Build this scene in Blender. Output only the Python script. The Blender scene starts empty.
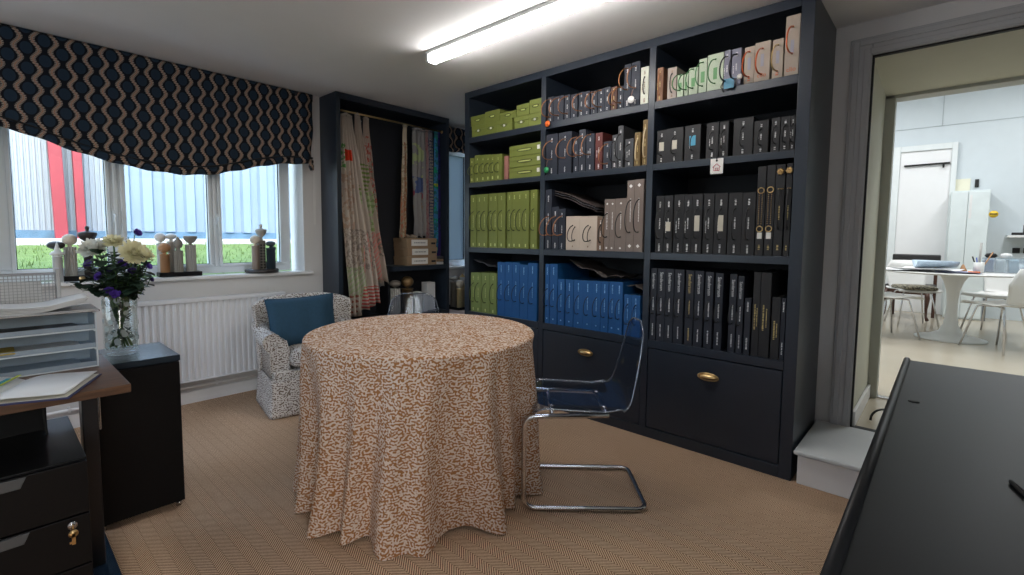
SKYS, FARW, EXPO, STRIP, STRIP2 = 2.8, 29, 0.24, 27, 9
import bpy, math, random
from math import sin, cos, pi, radians, sqrt, atan2
from mathutils import Vector, Matrix, Quaternion
random.seed(7)
scene = bpy.context.scene
col = scene.collection

# ------------------------------------------------------------------ node maths
class N:
    """tiny wrapper so shader maths reads like arithmetic"""
    def __init__(s, nt, sock): s.nt, s.s = nt, sock
    def op(s, kind, *a):
        n = s.nt.nodes.new('ShaderNodeMath'); n.operation = kind
        for i, v in enumerate((s,) + a):
            if isinstance(v, N): s.nt.links.new(v.s, n.inputs[i])
            else: n.inputs[i].default_value = v
        return N(s.nt, n.outputs[0])
    def __add__(s, o): return s.op('ADD', o)
    def __sub__(s, o): return s.op('SUBTRACT', o)
    def __mul__(s, o): return s.op('MULTIPLY', o)
    def __truediv__(s, o): return s.op('DIVIDE', o)
    def sin(s): return s.op('SINE')
    def abs(s): return s.op('ABSOLUTE')
    def frac(s): return s.op('FRACT')
    def floor(s): return s.op('FLOOR')
    def lt(s, o): return s.op('LESS_THAN', o)
    def gt(s, o): return s.op('GREATER_THAN', o)
    def mod(s, o): return s.op('FLOORED_MODULO', o)
    def ping(s, o): return s.op('PINGPONG', o)
    def smooth(s, a, b):
        n = s.nt.nodes.new('ShaderNodeMapRange'); n.interpolation_type = 'SMOOTHSTEP'
        s.nt.links.new(s.s, n.inputs[0]); n.inputs[1].default_value = a; n.inputs[2].default_value = b
        return N(s.nt, n.outputs[0])

def new_mat(name):
    m = bpy.data.materials.new(name); m.use_nodes = True
    nt = m.node_tree; b = nt.nodes['Principled BSDF']
    return m, nt, b
def coords(nt, kind='Object'):
    tc = nt.nodes.new('ShaderNodeTexCoord'); sp = nt.nodes.new('ShaderNodeSeparateXYZ')
    nt.links.new(tc.outputs[kind], sp.inputs[0])
    return tc.outputs[kind], N(nt, sp.outputs[0]), N(nt, sp.outputs[1]), N(nt, sp.outputs[2])
def rgba(c): return (c[0], c[1], c[2], 1.0)
def mixc(nt, f, a, b):
    n = nt.nodes.new('ShaderNodeMix'); n.data_type = 'RGBA'
    if isinstance(f, N): nt.links.new(f.s, n.inputs[0])
    else: n.inputs[0].default_value = f
    for i, v in ((6, a), (7, b)):
        if isinstance(v, (tuple, list)): n.inputs[i].default_value = rgba(v)
        else: nt.links.new(v, n.inputs[i])
    return n.outputs[2]
def noise(nt, scale, detail=2.0, vec=None, rough=0.5):
    n = nt.nodes.new('ShaderNodeTexNoise'); n.inputs['Scale'].default_value = scale
    n.inputs['Detail'].default_value = detail; n.inputs['Roughness'].default_value = rough
    if vec is not None: nt.links.new(vec, n.inputs['Vector'])
    return N(nt, n.outputs[0])
def bump(nt, b, h, strength=0.3, dist=0.002):
    n = nt.nodes.new('ShaderNodeBump'); n.inputs['Strength'].default_value = strength
    n.inputs['Distance'].default_value = dist
    nt.links.new(h.s, n.inputs['Height']); nt.links.new(n.outputs[0], b.inputs['Normal'])
MATS = {}
def M(name, c, rough=0.5, metal=0.0, var=0.08, nscale=9.0, bmp=0.0, bscale=120.0, spec=0.5, emit=None, estr=0.0, alpha=None, sheen=0.0):
    """plain procedural material: a base colour with slight soft variation"""
    if name in MATS: return MATS[name]
    m, nt, b = new_mat(name)
    v, x, y, z = coords(nt)
    n = noise(nt, nscale, 3.0, v)
    lo = tuple(k * (1 - var) for k in c); hi = tuple(min(1, k * (1 + var)) for k in c)
    nt.links.new(mixc(nt, n, lo, hi), b.inputs['Base Color'])
    b.inputs['Roughness'].default_value = rough; b.inputs['Metallic'].default_value = metal
    b.inputs['Specular IOR Level'].default_value = spec
    if sheen: b.inputs['Sheen Weight'].default_value = sheen
    if bmp: bump(nt, b, noise(nt, bscale, 2.0, v), bmp)
    if emit: b.inputs['Emission Color'].default_value = rgba(emit); b.inputs['Emission Strength'].default_value = estr
    MATS[name] = m; return m
def clear(name, tint, gloss=0.12, rough=0.03, haze=0.0, hazec=(0.8, 0.85, 0.9)):
    """clear sheet: transparent + fresnel gloss (+ a little milky diffuse)"""
    if name in MATS: return MATS[name]
    m, nt, b = new_mat(name); nt.nodes.remove(b)
    out = [n for n in nt.nodes if n.type == 'OUTPUT_MATERIAL'][0]
    t = nt.nodes.new('ShaderNodeBsdfTransparent'); t.inputs[0].default_value = rgba(tint)
    g = nt.nodes.new('ShaderNodeBsdfGlossy'); g.inputs['Roughness'].default_value = rough
    lw = nt.nodes.new('ShaderNodeLayerWeight'); lw.inputs[0].default_value = 0.35
    f0 = N(nt, lw.outputs[1]); f = f0 * f0 * 0.38 + gloss * 0.3
    mx = nt.nodes.new('ShaderNodeMixShader'); nt.links.new(f.s, mx.inputs[0])
    nt.links.new(t.outputs[0], mx.inputs[1]); nt.links.new(g.outputs[0], mx.inputs[2])
    last = mx.outputs[0]
    if haze:
        d = nt.nodes.new('ShaderNodeBsdfDiffuse'); d.inputs[0].default_value = rgba(hazec)
        m2 = nt.nodes.new('ShaderNodeMixShader'); m2.inputs[0].default_value = haze
        nt.links.new(last, m2.inputs[1]); nt.links.new(d.outputs[0], m2.inputs[2]); last = m2.outputs[0]
    nt.links.new(last, out.inputs[0]); MATS[name] = m; return m
def maze(name, ground, line, freq, thr, rough=0.85, soft=0.1):
    """vermicular printed cotton: a band-limited maze of squiggles"""
    m, nt, b = new_mat(name)
    v, x, y, z = coords(nt)
    g = nt.nodes.new('ShaderNodeTexGabor'); g.gabor_type = '3D'
    g.inputs['Scale'].default_value = freq; g.inputs['Frequency'].default_value = 1.4
    g.inputs['Anisotropy'].default_value = 0.0
    nt.links.new(v, g.inputs['Vector'])
    f = N(nt, g.outputs[0]).smooth(thr - soft, thr + soft)
    nt.links.new(mixc(nt, f, ground, line), b.inputs['Base Color'])
    b.inputs['Roughness'].default_value = rough; b.inputs['Specular IOR Level'].default_value = 0.2
    bump(nt, b, noise(nt, 900, 1.0, v), 0.15, 0.0005)
    MATS[name] = m; return m

# ------------------------------------------------------------------ mesh builder
class MB:
    def __init__(s): s.v = []; s.f = []; s.sm = []
    def add(s, vs, fs, smooth=False):
        o = len(s.v); s.v += [tuple(p) for p in vs]
        for f in fs: s.f.append(tuple(i + o for i in f)); s.sm.append(smooth)
        return s
    def box(s, x0, x1, y0, y1, z0, z1, rot=None, at=None):
        if x0 > x1: x0, x1 = x1, x0
        if y0 > y1: y0, y1 = y1, y0
        if z0 > z1: z0, z1 = z1, z0
        vs = [(x, y, z) for z in (z0, z1) for x, y in ((x0, y0), (x1, y0), (x1, y1), (x0, y1))]
        if rot is not None:
            q = rot; c = Vector(at)
            vs = [tuple(c + q @ (Vector(p) - c)) for p in vs]
        return s.add(vs, [(3, 2, 1, 0), (4, 5, 6, 7), (0, 1, 5, 4), (1, 2, 6, 5), (2, 3, 7, 6), (3, 0, 4, 7)])
    def lathe(s, prof, c=(0, 0, 0), n=24, axis='z', closed=True):
        vs = []; fs = []; m = len(prof)
        for r, h in prof:
            for k in range(n):
                a = 2 * pi * k / n; p = (r * cos(a), r * sin(a), h)
                if axis == 'x': p = (p[2], p[0], p[1])
                if axis == 'y': p = (p[0], p[2], p[1])
                vs.append((p[0] + c[0], p[1] + c[1], p[2] + c[2]))
        for i in range(m - 1):
            for k in range(n):
                q = (i * n + k, i * n + (k + 1) % n, (i + 1) * n + (k + 1) % n, (i + 1) * n + k)
                fs.append(q if axis != 'y' else q[::-1])
        if closed:
            fs.append(tuple(range(n - 1, -1, -1))); fs.append(tuple((m - 1) * n + k for k in range(n)))
        return s.add(vs, fs, True)
    def cyl(s, c, r, h, n=20, axis='z'):
        return s.lathe([(r, 0), (r, h)], c, n, axis)
    def ball(s, c, r, sz=1.0, n=16, m=10):
        return s.lathe([(max(1e-4, r * sin(pi * i / m)), -r * sz * cos(pi * i / m)) for i in range(m + 1)], c, n)
    def tube(s, pts, r, n=8, cap=True):
        pts = [Vector(p) for p in pts]; vs = []; fs = []
        rr = r if isinstance(r, (list, tuple)) else [r] * len(pts)
        T = [(pts[min(i + 1, len(pts) - 1)] - pts[max(i - 1, 0)]).normalized() for i in range(len(pts))]
        u = T[0].orthogonal().normalized()
        for i, p in enumerate(pts):
            u = (u - T[i] * u.dot(T[i])).normalized(); w = T[i].cross(u)
            for k in range(n):
                a = 2 * pi * k / n; vs.append(tuple(p + (u * cos(a) + w * sin(a)) * rr[i]))
        for i in range(len(pts) - 1):
            for k in range(n): fs.append((i * n + k, i * n + (k + 1) % n, (i + 1) * n + (k + 1) % n, (i + 1) * n + k))
        if cap: fs.append(tuple(range(n - 1, -1, -1))); fs.append(tuple((len(pts) - 1) * n + k for k in range(n)))
        return s.add(vs, fs, True)
    def prism(s, poly, a0, a1, axis='y'):
        """extrude a 2D outline; axis y: outline in x,z; axis x: y,z; axis z: x,y"""
        n = len(poly); f = {'y': lambda p, a: (p[0], a, p[1]), 'x': lambda p, a: (a, p[0], p[1]), 'z': lambda p, a: (p[0], p[1], a)}[axis]
        vs = [f(p, a0) for p in poly] + [f(p, a1) for p in poly]
        fs = [tuple(range(n)), tuple(range(2 * n - 1, n - 1, -1))] + [(i, i + n, (i + 1) % n + n, (i + 1) % n) for i in range(n)]
        return s.add(vs, fs)
    def grid(s, nx, ny, fn, smooth=True, wrapx=False):
        vs = [fn(i / nx, j / ny) for j in range(ny + 1) for i in range(nx + (0 if wrapx else 1))]
        w = nx if wrapx else nx + 1; fs = []
        for j in range(ny):
            for i in range(nx): fs.append((j * w + i, j * w + (i + 1) % w if wrapx else j * w + i + 1, (j + 1) * w + ((i + 1) % w if wrapx else i + 1), (j + 1) * w + i))
        return s.add(vs, fs, smooth)
    def rot(s, mat):
        s.v = [tuple(mat @ Vector(p)) for p in s.v]; return s
    def build(s, name, mat, parent=None, bevel=0.0, solid=0.0, sub=0, segs=2, label=None):
        me = bpy.data.meshes.new(name); me.from_pydata(s.v, [], s.f)
        me.polygons.foreach_set('use_smooth', s.sm); me.materials.append(mat)
        import bmesh
        bm = bmesh.new(); bm.from_mesh(me); bmesh.ops.recalc_face_normals(bm, faces=bm.faces); bm.to_mesh(me); bm.free()
        me.update()
        o = bpy.data.objects.new(name, me); col.objects.link(o)
        if parent is not None: o.parent = parent
        if solid: m = o.modifiers.new('solid', 'SOLIDIFY'); m.thickness = solid; m.offset = 0
        if sub: m = o.modifiers.new('sub', 'SUBSURF'); m.levels = sub; m.render_levels = sub
        if bevel:
            m = o.modifiers.new('bevel', 'BEVEL'); m.width = bevel; m.segments = segs; m.limit_method = 'ANGLE'; m.angle_limit = radians(40)
        if label: o['label'] = label
        return o
def fillet(pts, r, n=6):
    pts = [Vector(p) for p in pts]; out = [pts[0]]
    for i in range(1, len(pts) - 1):
        a, b, c = pts[i - 1], pts[i], pts[i + 1]; u = (a - b).normalized(); w = (c - b).normalized()
        rr = min(r, (a - b).length * .49, (c - b).length * .49); p, q = b + u * rr, b + w * rr
        for k in range(n + 1):
            t = k / n; out.append(p * (1 - t) ** 2 + b * 2 * t * (1 - t) + q * t * t)
    out.append(pts[-1]); return out
def thing(name, label, cat, loc=(0, 0, 0), rz=0.0, group=None):
    o = bpy.data.objects.new(name, None); col.objects.link(o); o.empty_display_size = 0.05
    o.location = loc; o.rotation_euler = (0, 0, rz)
    return tag(o, label, cat, group)
def tag(o, label, cat, group=None, kind=None):
    o['label'] = label; o['category'] = cat
    if group: o['group'] = group
    if kind: o['kind'] = kind
    return o
def struct(o): o['kind'] = 'structure'; return o
def copy_tree(o, parent=None):
    c = o.copy(); col.objects.link(c); c.parent = parent
    for ch in [q for q in scene.objects if q.parent == o]: copy_tree(ch, c)
    return c
def text_mesh(name, body, size, mat, parent, mtx, extrude=0.0004, label=None):
    cu = bpy.data.curves.new(name, 'FONT'); cu.body = body; cu.size = size; cu.extrude = extrude; cu.resolution_u = 2
    cu.align_x = 'CENTER'; cu.align_y = 'CENTER'
    t = bpy.data.objects.new(name, cu); col.objects.link(t)
    bpy.context.view_layer.update()
    me = bpy.data.meshes.new_from_object(t.evaluated_get(bpy.context.evaluated_depsgraph_get()))
    bpy.data.objects.remove(t)
    me.transform(mtx); me.materials.clear(); me.materials.append(mat)
    o = bpy.data.objects.new(name, me); col.objects.link(o); o.parent = parent
    if label: o['label'] = label
    return o

# ------------------------------------------------------------------ measurements (metres, camera foot at the origin)
H = 1.2035
W, WB, D, DW, ZC = 2.654, 3.196, 3.963, 3.681, 2.359
ALC = 3.75          # far side of the alcove behind the bookcase end

# ------------------------------------------------------------------ materials
wall_m = M('wall_paint', (0.67, 0.655, 0.645), 0.85, var=0.03, bmp=0.05)
ceil_m = M('ceiling_paint', (0.80, 0.80, 0.80), 0.9, var=0.02)
white_m = M('white_gloss_paint', (0.82, 0.82, 0.82), 0.35, var=0.02)
upvc = M('white_upvc', (0.80, 0.86, 0.91), 0.3, var=0.02)
casing_m = M('casing_paint', (0.46, 0.46, 0.47), 0.4, var=0.03)
cream_m = M('passage_cream_paint', (0.60, 0.60, 0.50), 0.7, var=0.03)
greyframe_m = M('grey_green_frame_paint', (0.42, 0.43, 0.38), 0.5, var=0.04)
navy_paint = M('navy_cabinet_paint', (0.020, 0.028, 0.042), 0.33, var=0.06)
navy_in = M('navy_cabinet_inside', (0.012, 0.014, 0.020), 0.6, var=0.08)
black_m = M('black_melamine', (0.0035, 0.0035, 0.0042), 0.42, var=0.1, spec=.22)
brass = M('aged_brass', (0.62, 0.43, 0.20), 0.28, 1.0)
chrome = M('chrome_steel', (0.62, 0.62, 0.64), 0.16, 1.0, var=0.03)
dark_gap = M('black_rubber', (0.01, 0.01, 0.01), 0.7)
white_lab = M('white_card', (0.80, 0.79, 0.76), 0.6, var=0.03)
glass_m = clear('window_glass', (0.97, 0.985, 1.0), 0.05)

def carpet_mat():
    m, nt, b = new_mat('herringbone_sisal'); v, x, y, z = coords(nt)
    w = 0.046
    tri = (x / w).ping(1.0) * w
    n1 = noise(nt, 260, 2.0, v); n2 = noise(nt, 2.5, 3.0, v)
    s = ((y + tri * 1.15) / 0.0125 + n1 * 0.35).frac()
    f = (s - 0.5).abs().smooth(0.12, 0.30)
    seam = ((x / w).frac() - 0.5).abs().smooth(0.44, 0.5)
    a = mixc(nt, f, (0.16, 0.082, 0.042), (0.80, 0.575, 0.40))
    a2 = mixc(nt, seam * 0.35, a, (0.2, 0.125, 0.07))
    a3 = mixc(nt, n2.smooth(0.3, 0.8) * 0.25, a2, (0.42, 0.28, 0.17))
    nt.links.new(a3, b.inputs['Base Color']); b.inputs['Roughness'].default_value = 0.95
    b.inputs['Specular IOR Level'].default_value = 0.1
    bump(nt, b, f + n1 * 0.4, 0.5, 0.003)
    return m
def blind_mat():
    m, nt, b = new_mat('wave_print_linen'); v, x, y, z = coords(nt)
    cw, per = 0.075, 0.114
    u = x / cw + 0.18; par = u.floor().mod(2.0)
    ph = (z * (2 * pi / per) + par * pi).sin()
    d = ((u.frac() - 0.5) * cw - ph * 0.0135)
    # comb teeth along both edges of the band
    teeth = (z / 0.0105 + ph * 0.4).frac().smooth(0.3, 0.5) * 0.0070
    band = (d.abs() - teeth).lt(0.0055)
    core = d.abs().lt(0.0028); dots = (z / 0.0085).frac().gt(0.45)
    # navy medallions between the bands
    u2 = x / cw + 0.68; par2 = u2.floor().mod(2.0)
    zc = ((z / per + par2 * 0.5 + 0.25).frac() - 0.5) * per
    xc = (u2.frac() - 0.5) * cw
    r = (xc * xc * 1.7 + zc * zc).op('SQRT')
    med = r.lt(0.034)
    c0 = mixc(nt, med, (0.010, 0.011, 0.015), (0.020, 0.036, 0.060))
    c1 = mixc(nt, band, c0, (0.33, 0.265, 0.22))
    c2 = mixc(nt, core * dots, c1, (0.36, 0.13, 0.05))
    nt.links.new(c2, b.inputs['Base Color']); b.inputs['Roughness'].default_value = 0.9
    b.inputs['Specular IOR Level'].default_value = 0.15
    bump(nt, b, noise(nt, 700, 1.0, v), 0.2, 0.0006)
    return m
def wood_mat(name, a, c, scale=3.0, rough=0.4):
    m, nt, b = new_mat(name); v, x, y, z = coords(nt)
    mp = nt.nodes.new('ShaderNodeMapping'); mp.inputs['Scale'].default_value = (scale, scale * 9, scale * 9); nt.links.new(v, mp.inputs[0])
    n = noise(nt, 3.0, 6.0, mp.outputs[0], 0.6)
    nt.links.new(mixc(nt, n.smooth(0.3, 0.7), a, c), b.inputs['Base Color']); b.inputs['Roughness'].default_value = rough
    return m
carpet = carpet_mat(); blind_m = blind_mat()
desk_wood = wood_mat('walnut_laminate', (0.075, 0.036, 0.019), (0.15, 0.075, 0.04))
cloth_m = maze('coral_print_cloth', (0.74, 0.62, 0.53), (0.37, 0.165, 0.060), 58.0, 0.5, soft=0.06)
arm_m = maze('speckled_upholstery', (0.66, 0.63, 0.60), (0.17, 0.125, 0.10), 54.0, 0.54, soft=0.05)
navy_cush = M('navy_linen', (0.018, 0.065, 0.115), 0.85, var=0.18, nscale=60, bmp=0.3, bscale=500)

# ------------------------------------------------------------------ room shell
def boxobj(name, b, mat, bevel=0, **k): return MB().box(*b).build(name, mat, None, bevel)
struct(boxobj('floor', (-1.6, ALC, -1.6, D + .02, -0.05, 0), carpet))
struct(boxobj('ceiling', (-1.6, ALC, -1.6, D + .25, ZC, ZC + .08), ceil_m))
XO, ZS, ZT = 1.786, 0.885, 2.20     # window opening: right edge, sill underside, head
wb = MB()
wb.box(-1.6, 0.02, D, D + .25, 0, ZC); wb.box(0.02, XO, D, D + .25, 0, ZS); wb.box(0.02, XO, D, D + .25, ZT, ZC)
wb.box(XO, 3.22, D, D + .25, 0, ZC); wb.box(3.22, ALC, D, D + .25, 0, 0.86); wb.box(3.22, ALC, D, D + .25, ZT, ZC)
struct(wb.build('wall_back', wall_m))
wr = MB()
YL, YR, ZD = 0.352, -0.62, 2.175    # doorway: left jamb, right jamb, head
wr.box(WB, WB + .12, YL, 2.93, 0, ZC); wr.box(WB, WB + .12, YR, YL, ZD, ZC); wr.box(WB, WB + .12, -1.6, YR, 0, ZC)
wr.box(WB, WB + .12, YR, YL, 0, 0.155)
wr.box(WB + .12, ALC, 2.82, 2.93, 0, ZC); wr.box(ALC, ALC + .1, 2.82, D, 0, ZC)
struct(wr.build('wall_right', wall_m))
wl = MB(); wl.box(-1.7, -1.6, -1.6, 2.0, 0, ZC); wl.box(-1.7, -1.6, 3.4, D, 0, ZC); wl.box(-1.7, -1.6, 2.0, 3.4, 0, .90); wl.box(-1.7, -1.6, 2.0, 3.4, 2.15, ZC)
struct(wl.build('wall_left', wall_m))
wf = MB(); wf.box(-1.68, -1.62, 2.0, 2.07, .90, 2.15); wf.box(-1.68, -1.62, 3.33, 3.4, .90, 2.15); wf.box(-1.68, -1.62, 2.07, 3.33, .90, .97); wf.box(-1.68, -1.62, 2.07, 3.33, 2.08, 2.15); wf.box(-1.68, -1.62, 2.66, 2.74, .97, 2.08)
w4 = struct(wf.build('added_window_4', upvc, bevel=.005))  # unseen left-wall window, added to let in more daylight
MB().box(-1.655, -1.650, 2.07, 2.66, .97, 2.08).build('window_pane', glass_m, w4); MB().box(-1.655, -1.650, 2.74, 3.33, .97, 2.08).build('window_pane', glass_m, w4)
wl = MB(); wl.box(-1.6, -1.3, -1.7, -1.6, 0, ZC); wl.box(-.2, WB, -1.7, -1.6, 0, ZC); wl.box(-1.3, -.2, -1.7, -1.6, 0, .90); wl.box(-1.3, -.2, -1.7, -1.6, 2.15, ZC)
struct(wl.build('wall_front', wall_m))
wf = MB(); wf.box(-1.3, -1.23, -1.68, -1.62, .90, 2.15); wf.box(-.27, -.2, -1.68, -1.62, .90, 2.15); wf.box(-1.23, -.27, -1.68, -1.62, .90, .97); wf.box(-1.23, -.27, -1.68, -1.62, 2.08, 2.15); wf.box(-.79, -.71, -1.68, -1.62, .97, 2.08)
w3 = struct(wf.build('added_window_3', upvc, bevel=.005))  # unseen window behind the camera, added for daylight fill
MB().box(-1.23, -.79, -1.655, -1.650, .97, 2.08).build('window_pane', glass_m, w3); MB().box(-.71, -.27, -1.655, -1.650, .97, 2.08).build('window_pane', glass_m, w3)
bb = MB(); bb.box(-1.6, 1.93, D - .016, D, 0.0, 0.085); bb.box(-1.6, 1.93, D - .020, D - .016, 0.0, 0.03)
struct(bb.build('baseboard_back', white_m, bevel=.003))

# window frame: three lights in white plastic, inner stops and sashes
def window(name, xs, z0, z1, y):
    f = MB()
    x0, x1 = xs[0] - .085, xs[-1] + .085
    f.box(x0, x1, y, y + .07, z0 - .07, z0); f.box(x0, x1, y, y + .07, z1, z1 + .07)
    for a in range(len(xs) // 2 + 1):
        l = x0 if a == 0 else xs[2 * a - 1]; r = x1 if a == len(xs) // 2 else xs[2 * a]
        f.box(l, r, y, y + .07, z0, z1)
        if 0 < a < len(xs) // 2: f.box((l + r) / 2 - .012, (l + r) / 2 + .012, y - .012, y, z0 - .02, z1)
    o = struct(f.build(name, upvc, bevel=.006))
    for a in range(len(xs) // 2):
        l, r = xs[2 * a], xs[2 * a + 1]
        g = MB(); t = .022
        g.box(l - t, r + t, y - .014, y, z0 - t, z0); g.box(l - t, r + t, y - .014, y, z1, z1 + t)
        g.box(l - t, l, y - .014, y, z0, z1); g.box(r, r + t, y - .014, y, z0, z1)
        g.build('sash', upvc, o, bevel=.004)
        h = .004; g = MB(); g.box(l, r, y + .006, y + .014, z0, z0 + h); g.box(l, l + h, y + .006, y + .014, z0, z1); g.box(r - h, r, y + .006, y + .014, z0, z1)
        g.build('glazing_seal', dark_gap, o)
        MB().box(l, r, y + .02, y + .024, z0, z1).build('window_pane', glass_m, o)
    return o
w1 = window('window_1', [0.122, 0.546, 0.645, 1.128, 1.214, 1.642], 0.985, 2.10, 4.085)
for hx in (0.585, 1.185):
    h = MB(); h.box(hx - .012, hx + .012, 4.060, 4.072, 1.28, 1.36)
    h.tube(fillet([(hx, 4.062, 1.33), (hx, 4.042, 1.33), (hx + .004, 4.040, 1.20)], .012), .007)
    h.build('window_handle', upvc, w1, label='white lever window handle')
w2 = window('window_2', [3.31, 3.68], 0.95, 2.10, 4.085)
def frosted():
    m, nt, b_ = new_mat('frosted_privacy_glass'); b_.inputs['Transmission Weight'].default_value = 0
    out = [n for n in nt.nodes if n.type == 'OUTPUT_MATERIAL'][0]; t = nt.nodes.new('ShaderNodeBsdfTranslucent'); t.inputs[0].default_value = (.26, .29, .32, 1)
    g = nt.nodes.new('ShaderNodeMixShader'); g.inputs[0].default_value = .12; nt.links.new(t.outputs[0], g.inputs[1]); nt.links.new(b_.outputs[0], g.inputs[2]); nt.links.new(g.outputs[0], out.inputs[0]); return m
for o_ in [q for q in scene.objects if q.parent == w2 and q.name.startswith('window_pane')]: o_.data.materials[0] = frosted()
struct(boxobj('trim_1', (-0.02, XO + .062, D - .035, 4.085, ZS, 0.908), white_m, .004))          # long sill board
struct(boxobj('trim_2', (3.18, ALC, D - .035, 4.085, 0.86, 0.885), white_m, .004))               # alcove sill board

# ---- outdoors: bank of grass rising to a corrugated shed wall
def corr_mat():
    m, nt, b = new_mat('pale_painted_steel'); v, x, y, z = coords(nt)
    n = noise(nt, 1.2, 4.0, v)
    nt.links.new(mixc(nt, n, (0.12, 0.18, 0.26), (0.18, 0.25, 0.32)), b.inputs['Base Color']); b.inputs['Roughness'].default_value = .6
    return m
shed = thing('metal_shed', 'pale blue corrugated metal shed wall outside the window', 'shed', (1.7, 8.0, 1.2))
P = []; per = 0.245; x = -0.6
while x < 3.3:
    P += [(x, 0), (x + per * .32, 0), (x + per * .42, -.05), (x + per * .82, -.05), (x + per * .92, 0)]; x += per
vs = [(px, py, z) for z in (0.04, 1.9) for px, py in P]; n = len(P)
MB().add(vs, [(i, i + 1, i + 1 + n, i + n) for i in range(n - 1)]).build('corrugated_cladding', corr_mat(), shed, solid=.004)
P = []; x = -3.2
while x < -0.6:
    P += [(x, 0), (x + .022, 0), (x + .026, -.014), (x + .046, -.014), (x + .05, 0)]; x += .05
vs = [(px, py, z) for z in (0.04, 1.9) for px, py in P]; n = len(P)
MB().add(vs, [(i, i + 1, i + 1 + n, i + n) for i in range(n - 1)]).build('ribbed_shutter', M('white_ribbed_steel', (0.20, 0.24, 0.28), .5), shed, solid=.003, label='white finely ribbed shutter')
MB().box(-3.2, 6, -.02, .1, -.35, .04).build('base_rail', M('weathered_blue_steel', (0.06, 0.13, 0.20), .7, var=.5, nscale=6), shed, label='dark blue weathered base rail')
redm = M('faded_red_steel', (0.20, 0.018, 0.03), .6, var=.25, nscale=4)
for i, (xa, xb, w) in enumerate(((0.590, 0.625, 0.058), (0.790, 0.805, 0.042))):
    o = MB().add([(xb - w, 7.78, 1.10), (xb + w, 7.78, 1.10), (xb + w, 7.88, 1.10), (xb - w, 7.88, 1.10), (xa - w, 7.78, 3.1), (xa + w, 7.78, 3.1), (xa + w, 7.88, 3.1), (xa - w, 7.88, 3.1)],
        [(3, 2, 1, 0), (4, 5, 6, 7), (0, 1, 5, 4), (1, 2, 6, 5), (2, 3, 7, 6), (3, 0, 4, 7)]).build('red_post', redm, bevel=.008)
    tag(o, ['wide faded red steel post outdoors, left of the pair against the shed', 'narrow faded red steel post outdoors, right of the pair against the shed'][i], 'post', 'red posts outside the window')
tag(boxobj('concrete_kerb', (-3, 8, 7.55, 7.98, 1.0, 1.145), M('pale_concrete', (0.34, 0.35, 0.36), .9), .02), 'pale concrete kerb strip along the foot of the shed outdoors', 'kerb')
lawn = MB()
lawn.grid(60, 40, lambda u, v: (-3 + 9 * u, 4.4 + 3.25 * v, 0.78 + .29 * min(1, v * 1.05) ** .8 + .012 * sin(u * 90) * sin(v * 70)))
lo = lawn.build('grass_bank', M('mown_grass', (0.09, 0.15, 0.035), .9, var=.5, nscale=14, bmp=.6, bscale=60))
tag(lo, 'bright green grass bank rising outside the window', 'grass', kind='stuff')
tb = MB()
for k in range(1500):
    x = random.uniform(-.4, 3.4); y = random.uniform(4.9, 7.5); v = (y - 4.4) / 3.25; z = 0.78 + .29 * min(1, v * 1.05) ** .8
    h = random.uniform(.02, .06); a = random.uniform(0, 3.14); dx, dy = .006 * cos(a), .006 * sin(a); lx, ly = random.uniform(-.02, .02), random.uniform(-.02, .02)
    tb.add([(x - dx, y - dy, z - .01), (x + dx, y + dy, z - .01), (x + lx, y + ly, z + h)], [(0, 1, 2)])
tag(tb.build('grass_blades', MATS['mown_grass']), 'loose blades standing up from the grass bank outside', 'grass', kind='stuff')

# ---- doorway casing, passage, threshold and step
cs = MB()
for k, (a, b, t) in enumerate(((0.0, 0.095, .018), (0.012, 0.040, .026), (0.060, 0.088, .022))):
    cs.box(WB - t, WB, YL + .0955 - b, YL + .0955 - a, 0.155, ZD + .0955 - a)
    cs.box(WB - t, WB, YR - .0955 + b, YL + .0955 - b, ZD + .0955 - b, ZD + .0955 - a)
    cs.box(WB - t, WB, YR - .0955 + a, YR - .0955 + b, 0.155, ZD + .0955 - a)
struct(cs.build('trim_3', casing_m, bevel=.004))
seal = MB(); seal.box(WB - .004, WB + .02, YL - .008, YL + .002, .16, ZD); seal.box(WB - .004, WB + .02, YR, YL, ZD - .008, ZD + .002)
seal.box(WB - .03, WB + .05, YR, YL, .155, .168)
struct(seal.build('trim_4', dark_gap))
pas = MB()     # passage linings and its sloping head
pas.add([(WB + .12, YL, .16), (3.93, YL, .16), (3.93, YL, 2.13), (WB + .12, YL, ZD), (WB + .12, YL + .05, .16), (3.93, YL + .05, .16), (3.93, YL + .05, 2.13), (WB + .12, YL + .05, ZD)],
        [(0, 1, 2, 3), (7, 6, 5, 4), (0, 3, 7, 4), (1, 5, 6, 2)])
pas.box(WB + .005, WB + .12, YL - .003, YL + .0, .16, ZD); pas.box(WB + .005, WB + .12, YR, YR + .003, .16, ZD)
pas.box(WB + .12, 3.93, YR - .05, YR, .16, ZD)
pas.add([(WB + .005, YR, ZD - .003), (WB + .005, YL, ZD - .003), (3.93, YL, 2.125), (3.93, YR, 2.125), (WB + .005, YR, ZD + .04), (WB + .005, YL, ZD + .04), (3.93, YL, 2.2), (3.93, YR, 2.2)],
        [(0, 1, 2, 3), (7, 6, 5, 4), (0, 4, 5, 1), (2, 6, 7, 3)])
struct(pas.build('wall_passage', cream_m))
struct(boxobj('baseboard_passage', (WB + .03, 3.93, YL - .018, YL - .003, .16, .25), white_m, .003))
fr = MB(); fr.box(3.93, 4.02, .30, YL + .05, .16, 2.125); fr.box(3.93, 4.02, YR - .05, YL + .05, 2.105, 2.24); fr.box(3.93, 4.02, YR - .05, YR + .05, .16, 2.125)
fr.box(4.02, 4.16, .318, YL + .05, .16, 2.2); fr.box(4.02, 4.16, YR - .05, YL + .05, 2.128, 2.24)
struct(fr.build('trim_5', greyframe_m, bevel=.004))
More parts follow.
